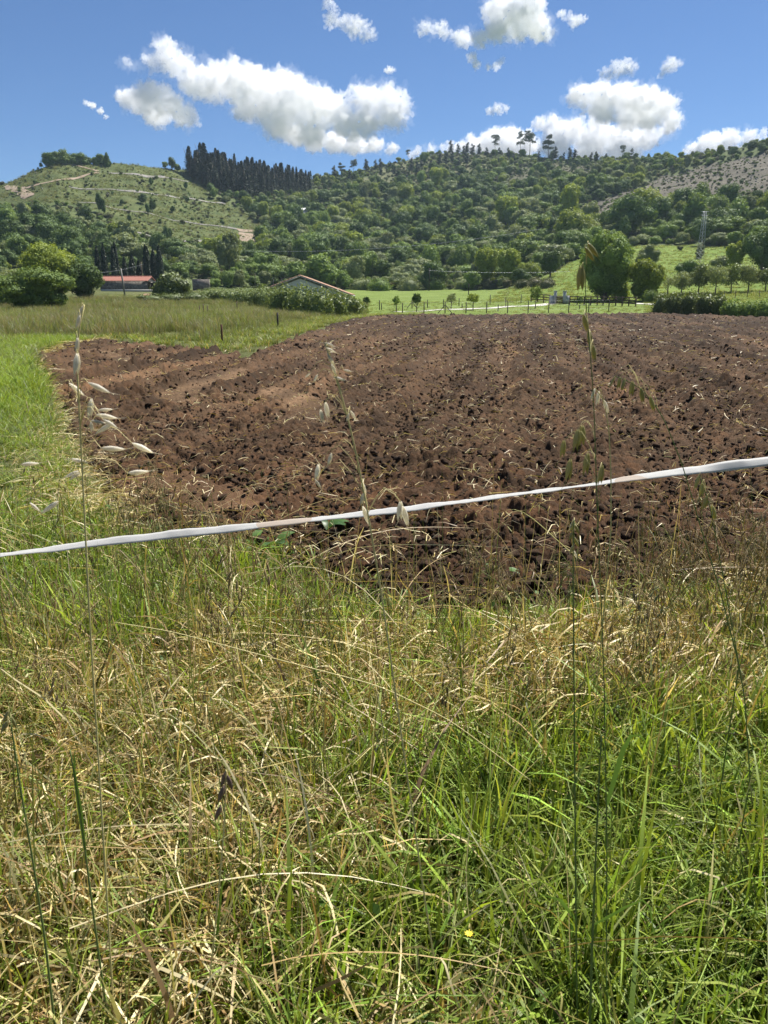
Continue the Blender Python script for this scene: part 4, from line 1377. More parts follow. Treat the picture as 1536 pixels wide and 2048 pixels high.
# lattice pylon on the pasture
pp = ground_px(1399, 527, 150)
sp_ = mpp(pp)
hh = 97 * sp_
py = thing('lattice_pylon', 'slim grey steel lattice pylon rising from the pasture', 'pylon', pp, rz=.4)
wb, wt = 0.62, 0.22
leg_pts = lambda k, cx, cy_: (cx * (wb + (wt - wb) * k), cy_ * (wb + (wt - wb) * k), hh * k)
for cx, cy_ in ((1, 1), (1, -1), (-1, 1), (-1, -1)):
    MB().tube([leg_pts(0, cx, cy_), leg_pts(1, cx, cy_)], .042, 5).build('leg', M_STEEL, py)
br = MB()
ks = np.linspace(0, 1, 15)
for a, b in zip(ks[:-1], ks[1:]):
    for f0, f1 in (((1, 1), (1, -1)), ((1, -1), (-1, -1)), ((-1, -1), (-1, 1)), ((-1, 1), (1, 1))):
        br.tube([leg_pts(a, *f0), leg_pts(b, *f1)], .018, 4, False)
        br.tube([leg_pts(a, *f1), leg_pts(b, *f0)], .018, 4, False)
bo = br.build('bracing', M_STEEL, py)
bo['kind'] = 'stuff'
for zz in (.93, 1.0):
    MB().tube([(-1.1, 0, hh * zz), (1.1, 0, hh * zz)], .05, 5).build('crossarm', M_STEEL, py)

def cable(label, px, sag, rad=.035):
    P = [at_depth(u_, v_, d_) for u_, v_, d_ in px]
    a, b = P[0], P[-1]
    t = np.linspace(0, 1, 28)[:, None]
    Q_ = a * (1 - t) + b * t
    Q_[:, 2] -= (4 * t * (1 - t))[:, 0] * sag
    return tag(MB().tube(Q_, rad, 4, False).build('power_line', M_STEEL), label, 'cable', 'power lines')
cable('long pale power line crossing in front of the wooded slope', [(490, 502, 230), (1080, 458, 235)], 2.0, .024)
cable('lower power line from the wood edge pole towards the pylon', [(858, 541, 190), (1400, 520, 205)], 1.5, .016)
cable('faint wire between the barn pole and the left trees', [(90, 541, 140), (287, 528, 148)], 1.0, .022)

# small pale hut roof among the trees on the slope
pq = ground_px(600, 440, 200)
hut = thing('hillside_hut', 'tiny pale roofed hut among the trees below the conifers', 'hut', pq, rz=-.4)
MB().box((0, 0, 2.2), (6.5, 4, 4.4)).build('wall', M_CONC, hut)
MB().add([(-3.6, -2.4, 4.3), (3.6, -2.4, 4.3), (3.6, 0, 5.8), (-3.6, 0, 5.8), (3.6, 2.4, 4.3), (-3.6, 2.4, 4.3)], Q=[[0, 1, 2, 3], [3, 2, 4, 5]], T=[]).build('roof', M_RENDER, hut)

# ------------------------------------------------------------------ grass
def blades(P, Hh, W, az_, bend, colb, colt, g, nseg=4, face=None, droop=0.4):
    n = len(P)
    t = np.linspace(0, 1, nseg + 1)
    dx, dy = np.cos(az_), np.sin(az_)
    off = (Hh * bend)[:, None] * t[None] ** 1.8
    zz = Hh[:, None] * (t[None] - droop * np.clip(bend, 0, 1.6)[:, None] * t[None] ** 2.4)
    C = np.stack([P[:, 0:1] + dx[:, None] * off, P[:, 1:2] + dy[:, None] * off, P[:, 2:3] + zz], -1)
    f = az_ + PI / 2 + g.normal(0, .7, n) if face is None else face
    wv = np.stack([np.cos(f), np.sin(f), np.zeros(n)], -1)
    tw = W[:, None] * np.clip(1.02 - t[None] ** 2.2, .04, 1) * .5
    Lf = C - wv[:, None] * tw[..., None]
    Rt = C + wv[:, None] * tw[..., None]
    V = np.stack([Lf, Rt], 2).reshape(n, -1, 3)
    k = (nseg + 1) * 2
    q = np.array([[2 * i, 2 * i + 1, 2 * i + 3, 2 * i + 2] for i in range(nseg)])
    F = (np.arange(n) * k)[:, None, None] + q[None]
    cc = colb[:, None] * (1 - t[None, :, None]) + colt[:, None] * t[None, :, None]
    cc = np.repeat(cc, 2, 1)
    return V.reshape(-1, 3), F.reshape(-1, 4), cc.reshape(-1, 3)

class Grass:
    def __init__(self): self.V, self.F, self.C, self.n = [], [], [], 0
    def add(self, V, F, C):
        self.V.append(V); self.F.append(F + self.n); self.C.append(C); self.n += len(V)
        return self
    def me(self, name, mat): return mesh(name, np.concatenate(self.V), np.concatenate(self.F), mat, {'col': np.concatenate(self.C)})

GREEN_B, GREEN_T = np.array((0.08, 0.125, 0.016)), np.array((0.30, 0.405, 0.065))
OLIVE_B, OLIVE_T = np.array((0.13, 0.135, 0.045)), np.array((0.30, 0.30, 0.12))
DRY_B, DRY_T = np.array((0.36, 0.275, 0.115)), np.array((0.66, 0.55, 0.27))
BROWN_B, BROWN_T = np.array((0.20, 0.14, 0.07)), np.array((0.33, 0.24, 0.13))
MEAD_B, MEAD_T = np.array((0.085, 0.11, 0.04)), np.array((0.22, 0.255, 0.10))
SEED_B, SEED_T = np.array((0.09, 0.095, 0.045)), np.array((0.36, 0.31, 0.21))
PALS = {'m': (MEAD_B, MEAD_T), 's': (SEED_B, SEED_T), 'g': (GREEN_B, GREEN_T), 'o': (OLIVE_B, OLIVE_T), 'd': (DRY_B, DRY_T), 'b': (BROWN_B, BROWN_T)}

def tuft(seed, n, rad, h, w, bend, pal, nseg=4):
    g = rng_(seed)
    a, q = g.uniform(0, 2 * PI, n), rad * np.sqrt(g.random(n))
    P = np.stack([q * np.cos(a), q * np.sin(a), np.full(n, -0.02)], 1)
    names = list(pal)
    pr = np.array([pal[k] for k in names], float)
    ch = g.choice(len(names), n, p=pr / pr.sum())
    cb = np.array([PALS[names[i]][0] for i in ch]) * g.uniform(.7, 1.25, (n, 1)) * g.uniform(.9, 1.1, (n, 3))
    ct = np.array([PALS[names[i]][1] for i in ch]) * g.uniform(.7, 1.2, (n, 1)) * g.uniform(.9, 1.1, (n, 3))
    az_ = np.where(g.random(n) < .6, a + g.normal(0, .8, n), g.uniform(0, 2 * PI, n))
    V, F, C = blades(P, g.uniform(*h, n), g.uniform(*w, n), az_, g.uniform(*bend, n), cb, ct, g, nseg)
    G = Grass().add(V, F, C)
    return G.me('tuft', M_BLADE)

g = rng_(77)
# --- foreground: the strip of long grass the photographer stands in
def greenness(x, y):
    """how lush the grass is at a spot of the verge: 1 lush, 0 dry"""
    w = 0.58 + 0.6 * fbm(x / .55, y / .55, 201, 3)
    def e(cx, cy, rx, ry): return np.exp(-(((x - cx) / rx) ** 2 + ((y - cy) / ry) ** 2))
    w = w + .95 * e(.75, 1.5, .6, .55) + .5 * e(.35, 2.0, .35, .5) + .55 * e(.35, 3.15, .45, .3) + .9 * e(-1.5, 4.6, .9, 1.6) + .45 * e(0, 3.75, 1.6, .35) + .5 * e(1.6, 2.2, .5, .5)
    w = w - 1.1 * e(-.8, 1.6, .7, .75) - .35 * e(-1.2, 2.8, 1.0, .6) - .75 * e(.85, 2.75, .55, .32) - .5 * e(.25, 2.45, .4, .25) - .3 * e(1.5, 3.4, .7, .6) - .4 * e(-.3, 2.7, .5, .4)
    return w

def pts_fore(n, y0=.55, y1=5.4):
    y = np.sqrt(g.uniform(y0 ** 2, y1 ** 2, n))
    x = g.uniform(-1, 1, n) * (0.56 * y + .7)
    sd = field_sd(x, y) + .1 * fbm(x * 2.2, y * 2.2, 88, 2)
    ok = sd < g.exponential(.05, n)
    return x[ok], y[ok], sd[ok]
FG = Grass()
MIX = np.array([(.90, .10, .0, .0), (.56, .26, .15, .03), (.27, .28, .35, .10)])
PB = np.array([GREEN_B, OLIVE_B, DRY_B, BROWN_B])
PT = np.array([GREEN_T, OLIVE_T, DRY_T, BROWN_T])
for y0, y1, nc, per, nseg in ((.55, 2.1, 1550, 28, 4), (2.1, 3.4, 2100, 26, 3), (3.4, 5.6, 2700, 22, 3)):
    x, y, sd = pts_fore(nc, y0, y1)
    k = len(x)
    w = greenness(x, y) + g.normal(0, .16, k)
    typ = np.where(w > .66, 0, np.where(w > .34, np.where(g.random(k) < .6, 0, 2), np.where(g.random(k) < .25, 1, 2)))
    s = g.uniform(.6, 1.2, k) * (1 - .6 * np.exp(-np.abs(sd) / .3)) * np.where(y < 1.3, .85, 1) * np.where((x < -1.1) & (y > 3.6), .75, 1)
    tall = g.random(k) < .12
    s = np.where(tall, s * 1.5, s)
    i = np.repeat(np.arange(k), per)
    n = len(i)
    a = g.uniform(0, 2 * PI, n)
    q = np.abs(g.normal(0, .055, n))
    P = np.stack([x[i] + q * np.cos(a), y[i] + q * np.sin(a), np.full(n, -.02)], 1)
    u = g.random(n)[:, None]
    ch = (u > np.cumsum(MIX[typ[i]], 1)).sum(1).clip(0, 3)
    tone = np.exp(g.normal(0, .22, n))[:, None] * g.uniform(.9, 1.12, (n, 3)) * np.exp(g.normal(0, .24, k))[i][:, None]
    hgt = g.uniform(.07, .32, n) * s[i]
    wid = np.where(g.random(n) < np.where(typ[i] == 0, .32, .12), g.uniform(.009, .016, n), g.uniform(.004, .0085, n)) * (1 + .05 * (P[:, 1] - 1.5))
    az_ = np.where(g.random(n) < .55, a + g.normal(0, .8, n), g.uniform(0, 2 * PI, n))
    bend = g.uniform(.05, .95, n) * np.where(g.random(n) < .2, 1.9, 1)
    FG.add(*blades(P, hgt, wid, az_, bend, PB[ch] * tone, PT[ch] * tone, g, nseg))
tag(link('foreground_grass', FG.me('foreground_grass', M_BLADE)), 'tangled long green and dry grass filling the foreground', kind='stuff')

# --- flattened and tangled straw
def stems(P, L, W, az_, rise, z1, col, g, nseg=5, sway=.1):
    """thin stalks lying or leaning: from P, along az_, length L, arching up by rise and ending at z1"""
    n = len(P)
    t = np.linspace(0, 1, nseg + 1)[None]
    side = g.normal(0, sway, n)[:, None] * L[:, None] * np.sin(t * PI * g.uniform(.6, 1.6, n)[:, None])
    ca, sa = np.cos(az_)[:, None], np.sin(az_)[:, None]
    hx = L[:, None] * t
    C = np.stack([P[:, 0:1] + ca * hx - sa * side, P[:, 1:2] + sa * hx + ca * side,
                  P[:, 2:3] * (1 - t) + z1[:, None] * t + rise[:, None] * np.sin(PI * t ** g.uniform(.7, 1.4, n)[:, None])], -1)
    f = az_ + PI / 2
    tilt = g.normal(0, .8, n)
    wv = np.stack([np.cos(f) * np.cos(tilt), np.sin(f) * np.cos(tilt), np.sin(tilt)], -1)
    tw = W[:, None] * np.clip(1.0 - .7 * t ** 3, .1, 1) * .5
    V = np.stack([C - wv[:, None] * tw[..., None], C + wv[:, None] * tw[..., None]], 2).reshape(n, -1, 3)
    k = (nseg + 1) * 2
    q = np.array([[2 * i, 2 * i + 1, 2 * i + 3, 2 * i + 2] for i in range(nseg)])
    F = (np.arange(n) * k)[:, None, None] + q[None]
    cc = np.repeat(col[:, None], k, 1)
    return V.reshape(-1, 3), F.reshape(-1, 4), cc.reshape(-1, 3)
STRAW = np.array([(0.62, 0.54, 0.33), (0.50, 0.41, 0.21), (0.38, 0.28, 0.14), (0.74, 0.67, 0.47), (0.38, 0.37, 0.15), (0.28, 0.19, 0.10)])
def straw_col(n, p=None):
    return STRAW[g.choice(6, n, p=p)] * np.array([1.04, 1.0, .84]) * g.uniform(.75, 1.2, (n, 1))
G = Grass()
x, y, sd = pts_fore(30000)
w = greenness(x, y) + g.normal(0, .2, len(x))
ok = (w < .42) | (g.random(len(x)) < .07)
x, y, sd, w = x[ok], y[ok], sd[ok], w[ok]
k = len(x)
az_ = g.uniform(0, 2 * PI, k)
sw = np.exp(-(((x - .85) / .7) ** 2 + ((y - 2.7) / .42) ** 2))           # combed over swath right of centre
az_ = np.where(g.random(k) < sw * 1.2, g.normal(R(215), .28, k), az_)
az_ = np.where((g.random(k) < .4) & (x < -.2), g.normal(R(-25), .5, k), az_)
L = g.uniform(.05, .27, k)
z0 = g.uniform(0, .16, k) + .10 * sw
V, F, C = stems(np.stack([x, y, z0], 1), L, g.uniform(.0032, .0075, k), az_, g.uniform(.0, .07, k), np.clip(z0 + g.normal(0, .06, k), .005, .3), straw_col(k), g, 4)
G.add(V, F, C)
# short broken pieces matted near the ground
x, y, sd = pts_fore(30000)
w = greenness(x, y) + g.normal(0, .12, len(x))
ok = w < .4
x, y = x[ok], y[ok]
k = len(x)
z0 = g.uniform(.02, .17, k)
V, F, C = stems(np.stack([x, y, z0], 1), g.uniform(.04, .15, k), g.uniform(.004, .0085, k), g.normal(R(-20), .9, k), g.uniform(0, .015, k), np.clip(z0 + g.normal(0, .025, k), .01, .25), straw_col(k), g, 2)
G.add(V, F, C)
# leaning dry stalks
x, y, sd = pts_fore(2600)
w = greenness(x, y)
ok = (w < .55) | (g.random(len(x)) < .25)
x, y = x[ok], y[ok]
k = len(x)
V, F, C = stems(np.stack([x, y, 0 * x], 1), g.uniform(.02, .3, k), g.uniform(.003, .0075, k), g.uniform(0, 6.3, k), g.uniform(0, .08, k), g.uniform(.18, .5, k), straw_col(k), g, 5, .15)
G.add(V, F, C)
# long thin stalks that cross the whole verge
x, y, sd = pts_fore(260)
k = len(x)
V, F, C = stems(np.stack([x, y, g.uniform(.05, .3, k)], 1), g.uniform(.5, 1.1, k), g.uniform(.0022, .004, k), np.where(g.random(k) < .5, g.normal(R(-20), .3, k), g.uniform(0, 6.3, k)), g.uniform(.02, .12, k), g.uniform(.1, .4, k), straw_col(k), g, 8, .05)
G.add(V, F, C)
# thin standing stems, green turning straw
x, y, sd = pts_fore(420, 1.0, 3.6)
k = len(x)
V, F, C = stems(np.stack([x, y, 0 * x], 1), g.uniform(.02, .25, k), g.uniform(.0022, .0042, k), g.uniform(0, 6.3, k), g.uniform(0, .04, k), g.uniform(.4, .85, k), np.where(g.random((k, 1)) < .55, np.array([[.13, .16, .05]]), straw_col(k)) * g.uniform(.7, 1.2, (k, 1)), g, 6, .08)
G.add(V, F, C)
me = G.me('dry_straw', M_STRAW)
tag(link('dry_straw', me), 'pale dry straw and fallen stalks tangled through the foreground grass', kind='stuff')

# --- seed heads
M_SEED = blade_mat('seed_husk', .3, .45, .35)
def spindle(mb_V, mb_F, mb_C, p, d, ln, wd, col, g, n0):
    d = d / np.linalg.norm(d)
    a = np.cross(d, (0.3, 0.5, 0.8))
    a /= np.linalg.norm(a)
    b = np.cross(d, a)
    rings = [(0, .15), (.25, .8), (.5, 1.0), (.75, .55), (1.0, .03)]
    V = []
    for t, rr_ in rings:
        for k in range(4):
            an = k * PI / 2
            V.append(p + d * ln * t + (a * math.cos(an) + b * math.sin(an) * .6) * wd / 2 * rr_)
    F = []
    for i in range(4):
        for k in range(4):
            F.append([n0 + i * 4 + k, n0 + i * 4 + (k + 1) % 4, n0 + (i + 1) * 4 + (k + 1) % 4, n0 + (i + 1) * 4 + k])
    mb_V.append(np.array(V)); mb_F.append(np.array(F)); mb_C.append(np.tile(col, (20, 1)))
    return n0 + 20

def brome(seed, h, arch, ns, col):
    """a thin stalk whose head of narrow husks hangs over to one side"""
    g = rng_(seed)
    t = np.linspace(0, 1, 9)
    C = np.stack([arch * t ** 3, 0.03 * np.sin(t * 4) * h, h * t - .35 * arch * t ** 4], 1)
    Vs, Fs, Cs, n0 = [], [], [], 0
    def rib(P, w, c):
        nonlocal n0
        P = np.asarray(P)
        T = np.gradient(P, axis=0)
        T /= np.linalg.norm(T, axis=1)[:, None] + 1e-9
        a = np.cross(T, (.25, .95, .1)); a /= np.linalg.norm(a, axis=1)[:, None] + 1e-9
        b = np.cross(T, a)
        V = np.concatenate([P + (a * math.cos(q) + b * math.sin(q)) * w / 2 for q in (0, 2.1, 4.2)], 0)
        m_ = len(P)
        F = [[n0 + s * m_ + i, n0 + ((s + 1) % 3) * m_ + i, n0 + ((s + 1) % 3) * m_ + i + 1, n0 + s * m_ + i + 1] for s in range(3) for i in range(m_ - 1)]
        Vs.append(V); Fs.append(np.array(F)); Cs.append(np.tile(c, (len(V), 1)))
        n0 += len(V)
    stc = np.array((.20, .22, .07)) if col[1] > col[0] * .9 else np.array((.36, .28, .14))
    rib(C, .003, stc)
    for i in range(ns):
        k = g.uniform(.62, 1.0)
        p = np.array([np.interp(k, t, C[:, j]) for j in range(3)])
        a = g.normal(0, .7)
        out = np.array([math.cos(a), math.sin(a) * .8, 0]) * g.uniform(.02, .07)
        q = p + out + np.array([0, 0, g.uniform(-.03, .015)])
        rib([p, (p + q) / 2 + np.array([0, 0, .012]), q], .0012, stc)
        n0 = spindle(Vs, Fs, Cs, q, np.array([out[0] * 4, out[1] * 4, -1.0]) + g.normal(0, .18, 3), g.uniform(.028, .044), g.uniform(.005, .0085), col * g.uniform(.75, 1.2), g, n0)
    return mesh('seed_stalk', np.concatenate(Vs), np.concatenate(Fs), M_SEED, {'col': np.concatenate(Cs)})
BR_COLS = [np.array(c_) for c_ in ((.30, .24, .12), (.24, .23, .10), (.36, .27, .15), (.22, .16, .085))]
bsrc = [brome(600 + i, g.uniform(.42, .78), g.uniform(.08, .24), int(g.integers(7, 15)), BR_COLS[i % 4]) for i in range(10)]
def spot_px(n, u0, u1, r0, r1):
    rr_ = g.uniform(r0, r1, n)
    uu = g.uniform(u0, u1, n)
    x_ = (uu - 768) / FPX * rr_ * 1.09
    return x_, rr_
xs, ys = [], []
for n_, u0, u1, r0, r1 in ((120, 1200, 1620, 2.4, 4.3), (70, 560, 1100, 2.5, 4.0), (60, 60, 620, 2.3, 4.4), (90, -100, 1650, 1.9, 4.2), (30, 900, 1300, 2.6, 3.6), (150, 1270, 1580, 3.0, 4.4), (60, 250, 560, 3.2, 4.6)):
    a, b = spot_px(n_, u0, u1, r0, r1)
    xs.append(a); ys.append(b)
x, y = np.concatenate(xs), np.concatenate(ys)
ok = field_sd(x, y) < np.where(x > 1.3, -.05, -.32)
x, y = x[ok], y[ok]
k = len(x)
scatter('drooping_seed_grass', np.stack([x, y, 0 * x], 1), bsrc, g.integers(0, 10, k), g.uniform(0, 6.3, k), g.uniform(.65, 1.15, k), g.normal(0, .16, (k, 2)), label='stand of thin grasses with drooping brown seed heads')

# --- low leaves between the blades
wv_, wf_, wc_ = [], [], []
x, y, sd = pts_fore(5200)
ok = greenness(x, y) > .3
x, y = x[ok], y[ok]
k = len(x)
d = sphere_dirs(k, g); d[:, 2] = np.abs(d[:, 2]) + .5
d /= np.linalg.norm(d, axis=1)[:, None]
V, F = cards(np.stack([x, y, g.uniform(.02, .16, k)], 1), d, g.uniform(.012, .04, k), g, .6)
cc = np.array((.07, .14, .02)) * g.uniform(.7, 1.6, (k, 1))
tag(link('clover_leaves', mesh('clover_leaves', V, F, M_BLADE, {'col': np.repeat(cc, 4, 0)})), 'small low green leaves among the foreground grass', kind='stuff')

# --- grass strip along the left of the field and in the rough meadow
short = [tuft(700 + i, 40, .16, (.08, .26), (.006, .012), (.3, 1.3), [{'g': .92, 'o': .08}, {'g': .7, 'm': .3}, {'g': .5, 'm': .4, 's': .1}][i % 3], 3) for i in range(6)]
n = 9000
y = np.sqrt(g.uniform(4.2 ** 2, 30 ** 2, n))
x = -y * g.uniform(.36, .74, n)
sd = field_sd(x, y)
ok = (sd < -.12) & (sd > -5) & (g.random(n) < np.clip(14 / y, .25, 1))
x, y = x[ok], y[ok]
k = len(x)
scatter('grass_verge', np.stack([x, y, H(x, y)], 1), short, np.where(fbm(x / 1.5, y / 1.5, 222, 2) + g.normal(0, .2, k) > .05, 0, np.where(g.random(k) < .5, 1, 2)) + 3 * g.integers(0, 2, k), g.uniform(0, 6.3, k), g.uniform(.7, 1.3, k) * np.clip(y / 9, .7, 1.5), label='bright green grass strip along the left side of the field')
tallm = [tuft(720 + i, 46, .34, (.3, .95), (.009, .02), (.1, .7), [{'m': .6, 'g': .15, 's': .25}, {'m': .55, 's': .35, 'o': .1}, {'m': .4, 's': .5, 'b': .1}, {'m': .4, 'g': .4, 's': .2}][i % 4], 3) for i in range(8)]
n = 15000
y = np.sqrt(g.uniform(22 ** 2, 118 ** 2, n))
x = y * g.uniform(-.72, .02, n)
sd = field_sd(x, y)
uu, vv = project(x, y, H(x, y))
ok = (sd < -1.3) & ((uu < 735)) & (vv > 597)
ok &= (g.random(n) < np.where(uu < 690, .8, .25))
lowrim = np.clip((-sd - 1.3) / 4, 0, 1)
x, y, lowrim, uu = x[ok], y[ok], lowrim[ok], uu[ok]
k = len(x)
pt_ = fbm(x / 8, y / 8, 301, 3) + g.normal(0, .25, k)
pick = np.where(pt_ < -.2, 3, np.where(pt_ < .1, 0, np.where(pt_ < .4, 1, 2))) + 4 * g.integers(0, 2, k)
pick = np.where(lowrim < .25, 3, pick)
scatter('rough_meadow_grass', np.stack([x, y, H(x, y)], 1), tallm, pick, g.uniform(0, 6.3, k), g.uniform(.6, 1.15, k) * (.45 + .55 * lowrim), label='tall rough meadow grass with brownish seed heads')
# short bright grass between field and meadow, and on the lawn
n = 9000
y = np.sqrt(g.uniform(20 ** 2, 84 ** 2, n))
x = y * g.uniform(-.75, .06, n)
sd = field_sd(x, y)
ok = (sd < -.1) & (sd > -2.6)
x, y = x[ok], y[ok]
k = len(x)
rim = [tuft(740 + i, 44, .3, (.14, .4), (.012, .022), (.3, 1.2), {'g': .6, 'o': .25, 'd': .15}, 3) for i in range(4)]
scatter('field_margin_grass', np.stack([x, y, H(x, y)], 1), rim, g.integers(0, 4, k), g.uniform(0, 6.3, k), g.uniform(.6, 1.1, k), label='short grass along the far margin of the field')
n = 9000
y = np.sqrt(g.uniform(84 ** 2, 125 ** 2, n))
x = y * g.uniform(-.06, .62, n)
uu, vv = project(x, y, H(x, y))
sd = field_sd(x, y)
band = (sd < -.2) & (((sd > -1.6)) | ((uu > 1290)) | ((g.random(n) < .12)))
x, y = x[band], y[band]
k = len(x)
scatter('far_margin_grass', np.stack([x, y, H(x, y)], 1), rim, g.integers(0, 4, k), g.uniform(0, 6.3, k), g.uniform(.5, 1.0, k), label='grass tussocks along the far end of the field')

n = 9000
y = np.sqrt(g.uniform(105 ** 2, 262 ** 2, n))
x = y * g.uniform(-.05, .66, n)
z = H(x, y)
Zs, uu, vv = zones(x, y, z)
ok = Zs['mead'] & (y > 112)
x, y, z = x[ok], y[ok], z[ok]
k = len(x)
n_ = 60000
ca = g.uniform(R(-32), R(-8), n_)
cr_ = np.sqrt(g.uniform(230 ** 2, 480 ** 2, n_))
cx_, cy2 = cr_ * np.sin(ca), cr_ * np.cos(ca)
cz_ = H(cx_, cy2)
Zc, cu, cv = zones(cx_, cy2, cz_)
okc = Zc['clear'] & (fbm(cx_ / 11, cy2 / 11, 333, 3) + g.normal(0, .3, n_) > -.05)
cx_, cy2, cz_ = cx_[okc][:11000], cy2[okc][:11000], cz_[okc][:11000]
kc = len(cx_)
scatter('hill_tussocks', np.stack([cx_, cy2, cz_], 1), tallm + rim, np.where(g.random(kc) < .5, g.integers(8, 12, kc), g.integers(0, 8, kc)), g.uniform(0, 6.3, kc), g.uniform(.7, 1.7, kc), label='rough tussocky growth over the cleared hill')
scatter('pasture_tussocks', np.stack([x, y, z], 1), rim, g.integers(0, 4, k), g.uniform(0, 6.3, k), g.uniform(.8, 2.0, k), label='tussocky grass over the sloping pasture')

# ------------------------------------------------------------------ clods and straw on the field
clods = [rock_mesh(800 + i, M_CLOD, 2, .55) for i in range(8)]
n = 42000
r_ = 3.6 * np.exp(g.random(n) * math.log(30 / 3.6))
a = g.uniform(R(-28), R(40), n)
x, y = r_ * np.sin(a), r_ * np.cos(a)
ok = field_sd(x, y) > .05
for line in SMOOTHS:
    ok &= (seg_dist(line, x, y) > .3) | (g.random(n) < .12)
x, y, r_ = x[ok], y[ok], r_[ok]
k = len(x)
s = np.clip(g.lognormal(math.log(.010), .55, k), .004, .038) * (1 + .012 * r_)
s3 = np.stack([s * g.uniform(.8, 1.4, k), s * g.uniform(.8, 1.4, k), s * g.uniform(.6, .95, k)], 1)
scatter('soil_clods', np.stack([x, y, soil_z(x, y) + s * .1], 1), clods, g.integers(0, 8, k), g.uniform(0, 6.3, k), s3, g.uniform(-1, 1, (k, 2)), label='loose brown clods of broken soil on the field')
n = 16000
r_ = 22 * np.exp(g.random(n) * math.log(84 / 22))
a = g.uniform(R(-28), R(32), n)
x, y = r_ * np.sin(a), r_ * np.cos(a)
ok = field_sd(x, y) > .3
x, y, r_ = x[ok], y[ok], r_[ok]
k = len(x)
s = np.clip(g.lognormal(math.log(.017), .45, k), .008, .06) * (.55 + .02 * r_)
scatter('far_soil_clods', np.stack([x, y, soil_z(x, y) + s * .1], 1), clods, g.integers(0, 8, k), g.uniform(0, 6.3, k), np.stack([s * 1.2, s * 1.2, s * .9], 1), g.uniform(-1, 1, (k, 2)), label='broken soil clods towards the far end of the field')
n = 27000
r_ = 3.6 * np.exp(g.random(n) ** .85 * math.log(82 / 3.6))
a = g.uniform(R(-28), R(40), n)
x, y = r_ * np.sin(a), r_ * np.cos(a)
dens = .45 + .55 * fbm(x / 1.4, y / 1.4, 401, 3)
ok = (field_sd(x, y) > .02) & (g.random(n) < np.clip(dens, .08, 1))
# raked straw along the left rim
n2 = 6500
e = np.array(FIELD[:8])
q = g.uniform(0, 6.99, n2)
i0 = q.astype(int)
ex = e[i0] + (e[i0 + 1] - e[i0]) * (q - i0)[:, None] + np.stack([g.normal(-.22, .26, n2), g.normal(0, .18, n2)], 1)
x, y = np.r_[x[ok], ex[:, 0]], np.r_[y[ok], ex[:, 1]]
k = len(x)
r_ = np.hypot(x, y)
far = np.clip(r_ / 9, 1, 5)
L = g.uniform(.03, .17, k) * np.clip(r_ / 14, 1, 2.0)
L[-n2:] *= 1.7
z0 = soil_z(x, y) + .035
V, F, C = stems(np.stack([x, y, z0], 1), L, g.uniform(.0025, .0058, k) * far, g.uniform(0, 6.3, k), g.uniform(0, .03, k), z0 + g.normal(.01, .03, k), straw_col(k), g, 2, .12)
Gs = Grass().add(V, F, C)
tag(link('straw_litter', Gs.me('straw_litter', M_STRAW)), 'bits of pale straw strewn over the ploughed field', kind='stuff')

# ------------------------------------------------------------------ white fence tape
def tape_mat():
    m, nt, _, _ = nmat('woven_tape')
    at = N(nt, 'ShaderNodeAttribute', attribute_name='across')
    al = N(nt, 'ShaderNodeAttribute', attribute_name='along')
    s = math_(nt, 'SINE', math_(nt, 'MULTIPLY', at.outputs['Fac'], 70.0))
    f = math_(nt, 'MULTIPLY_ADD', s, .10, .86)
    cmb = N(nt, 'ShaderNodeCombineXYZ')
    nt.links.new(math_(nt, 'MULTIPLY', at.outputs['Fac'], 22.0), cmb.inputs[0])
    nt.links.new(math_(nt, 'MULTIPLY', al.outputs['Fac'], 60.0), cmb.inputs[1])
    f = math_(nt, 'ADD', f, math_(nt, 'MULTIPLY_ADD', noise_(nt, 1.0, 4, vec=cmb.outputs[0]), .5, -.28))
    st = N(nt, 'ShaderNodeTexNoise')
    st.inputs['Scale'].default_value = 2.3
    tc = N(nt, 'ShaderNodeTexCoord')
    nt.links.new(tc.outputs['Object'], st.inputs['Vector'])
    g_ = math_(nt, 'GREATER_THAN', st.outputs[0], .64)
    col = mixc(nt, math_(nt, 'MULTIPLY', g_, .5), (.80, .80, .785), (.6, .42, .25))
    hs = N(nt, 'ShaderNodeHueSaturation')
    nt.links.new(col, hs.inputs['Color'])
    nt.links.new(f, hs.inputs['Value'])
    b = bsdf_(nt, hs.outputs[0], .6, .3)
    t = N(nt, 'ShaderNodeBsdfTranslucent')
    nt.links.new(hs.outputs[0], t.inputs[0])
    mx = N(nt, 'ShaderNodeMixShader')
    mx.inputs[0].default_value = .5
    nt.links.new(b.outputs[0], mx.inputs[1])
    nt.links.new(t.outputs[0], mx.inputs[2])
    out_(nt, mx.outputs[0])
    return m
M_TAPE = tape_mat()
tp = [(-700, 1196), (-300, 1147), (0, 1111), (200, 1085), (420, 1061), (620, 1039), (760, 1025), (900, 1006), (1050, 987), (1180, 969), (1300, 952), (1450, 933), (1536, 922), (1800, 890), (2200, 845)]
wid = [(-700, 15), (0, 12), (120, 19), (300, 23), (450, 24), (560, 17), (625, 8), (690, 13), (790, 17), (860, 12), (930, 10), (990, 13), (1080, 8), (1180, 7), (1270, 17), (1400, 24), (1480, 27), (1536, 22), (2200, 16)]
us_ = np.linspace(-700, 2200, 420)
vs_ = np.interp(us_, [a for a, _ in tp], [b for _, b in tp])
vs_ = np.convolve(np.pad(vs_, 12, mode='edge'), np.ones(25) / 25, 'valid')
ws_ = np.convolve(np.pad(np.interp(us_, [a for a, _ in wid], [b for _, b in wid]), 5, mode='edge'), np.ones(11) / 11, 'valid')
DT = 2.35
TC = at_depth(us_, vs_, DT)
full = 0.034
pxw = full * FPX / (DT * 1.02)
ca_ = np.clip(ws_ * .72 / pxw, .1, 1)
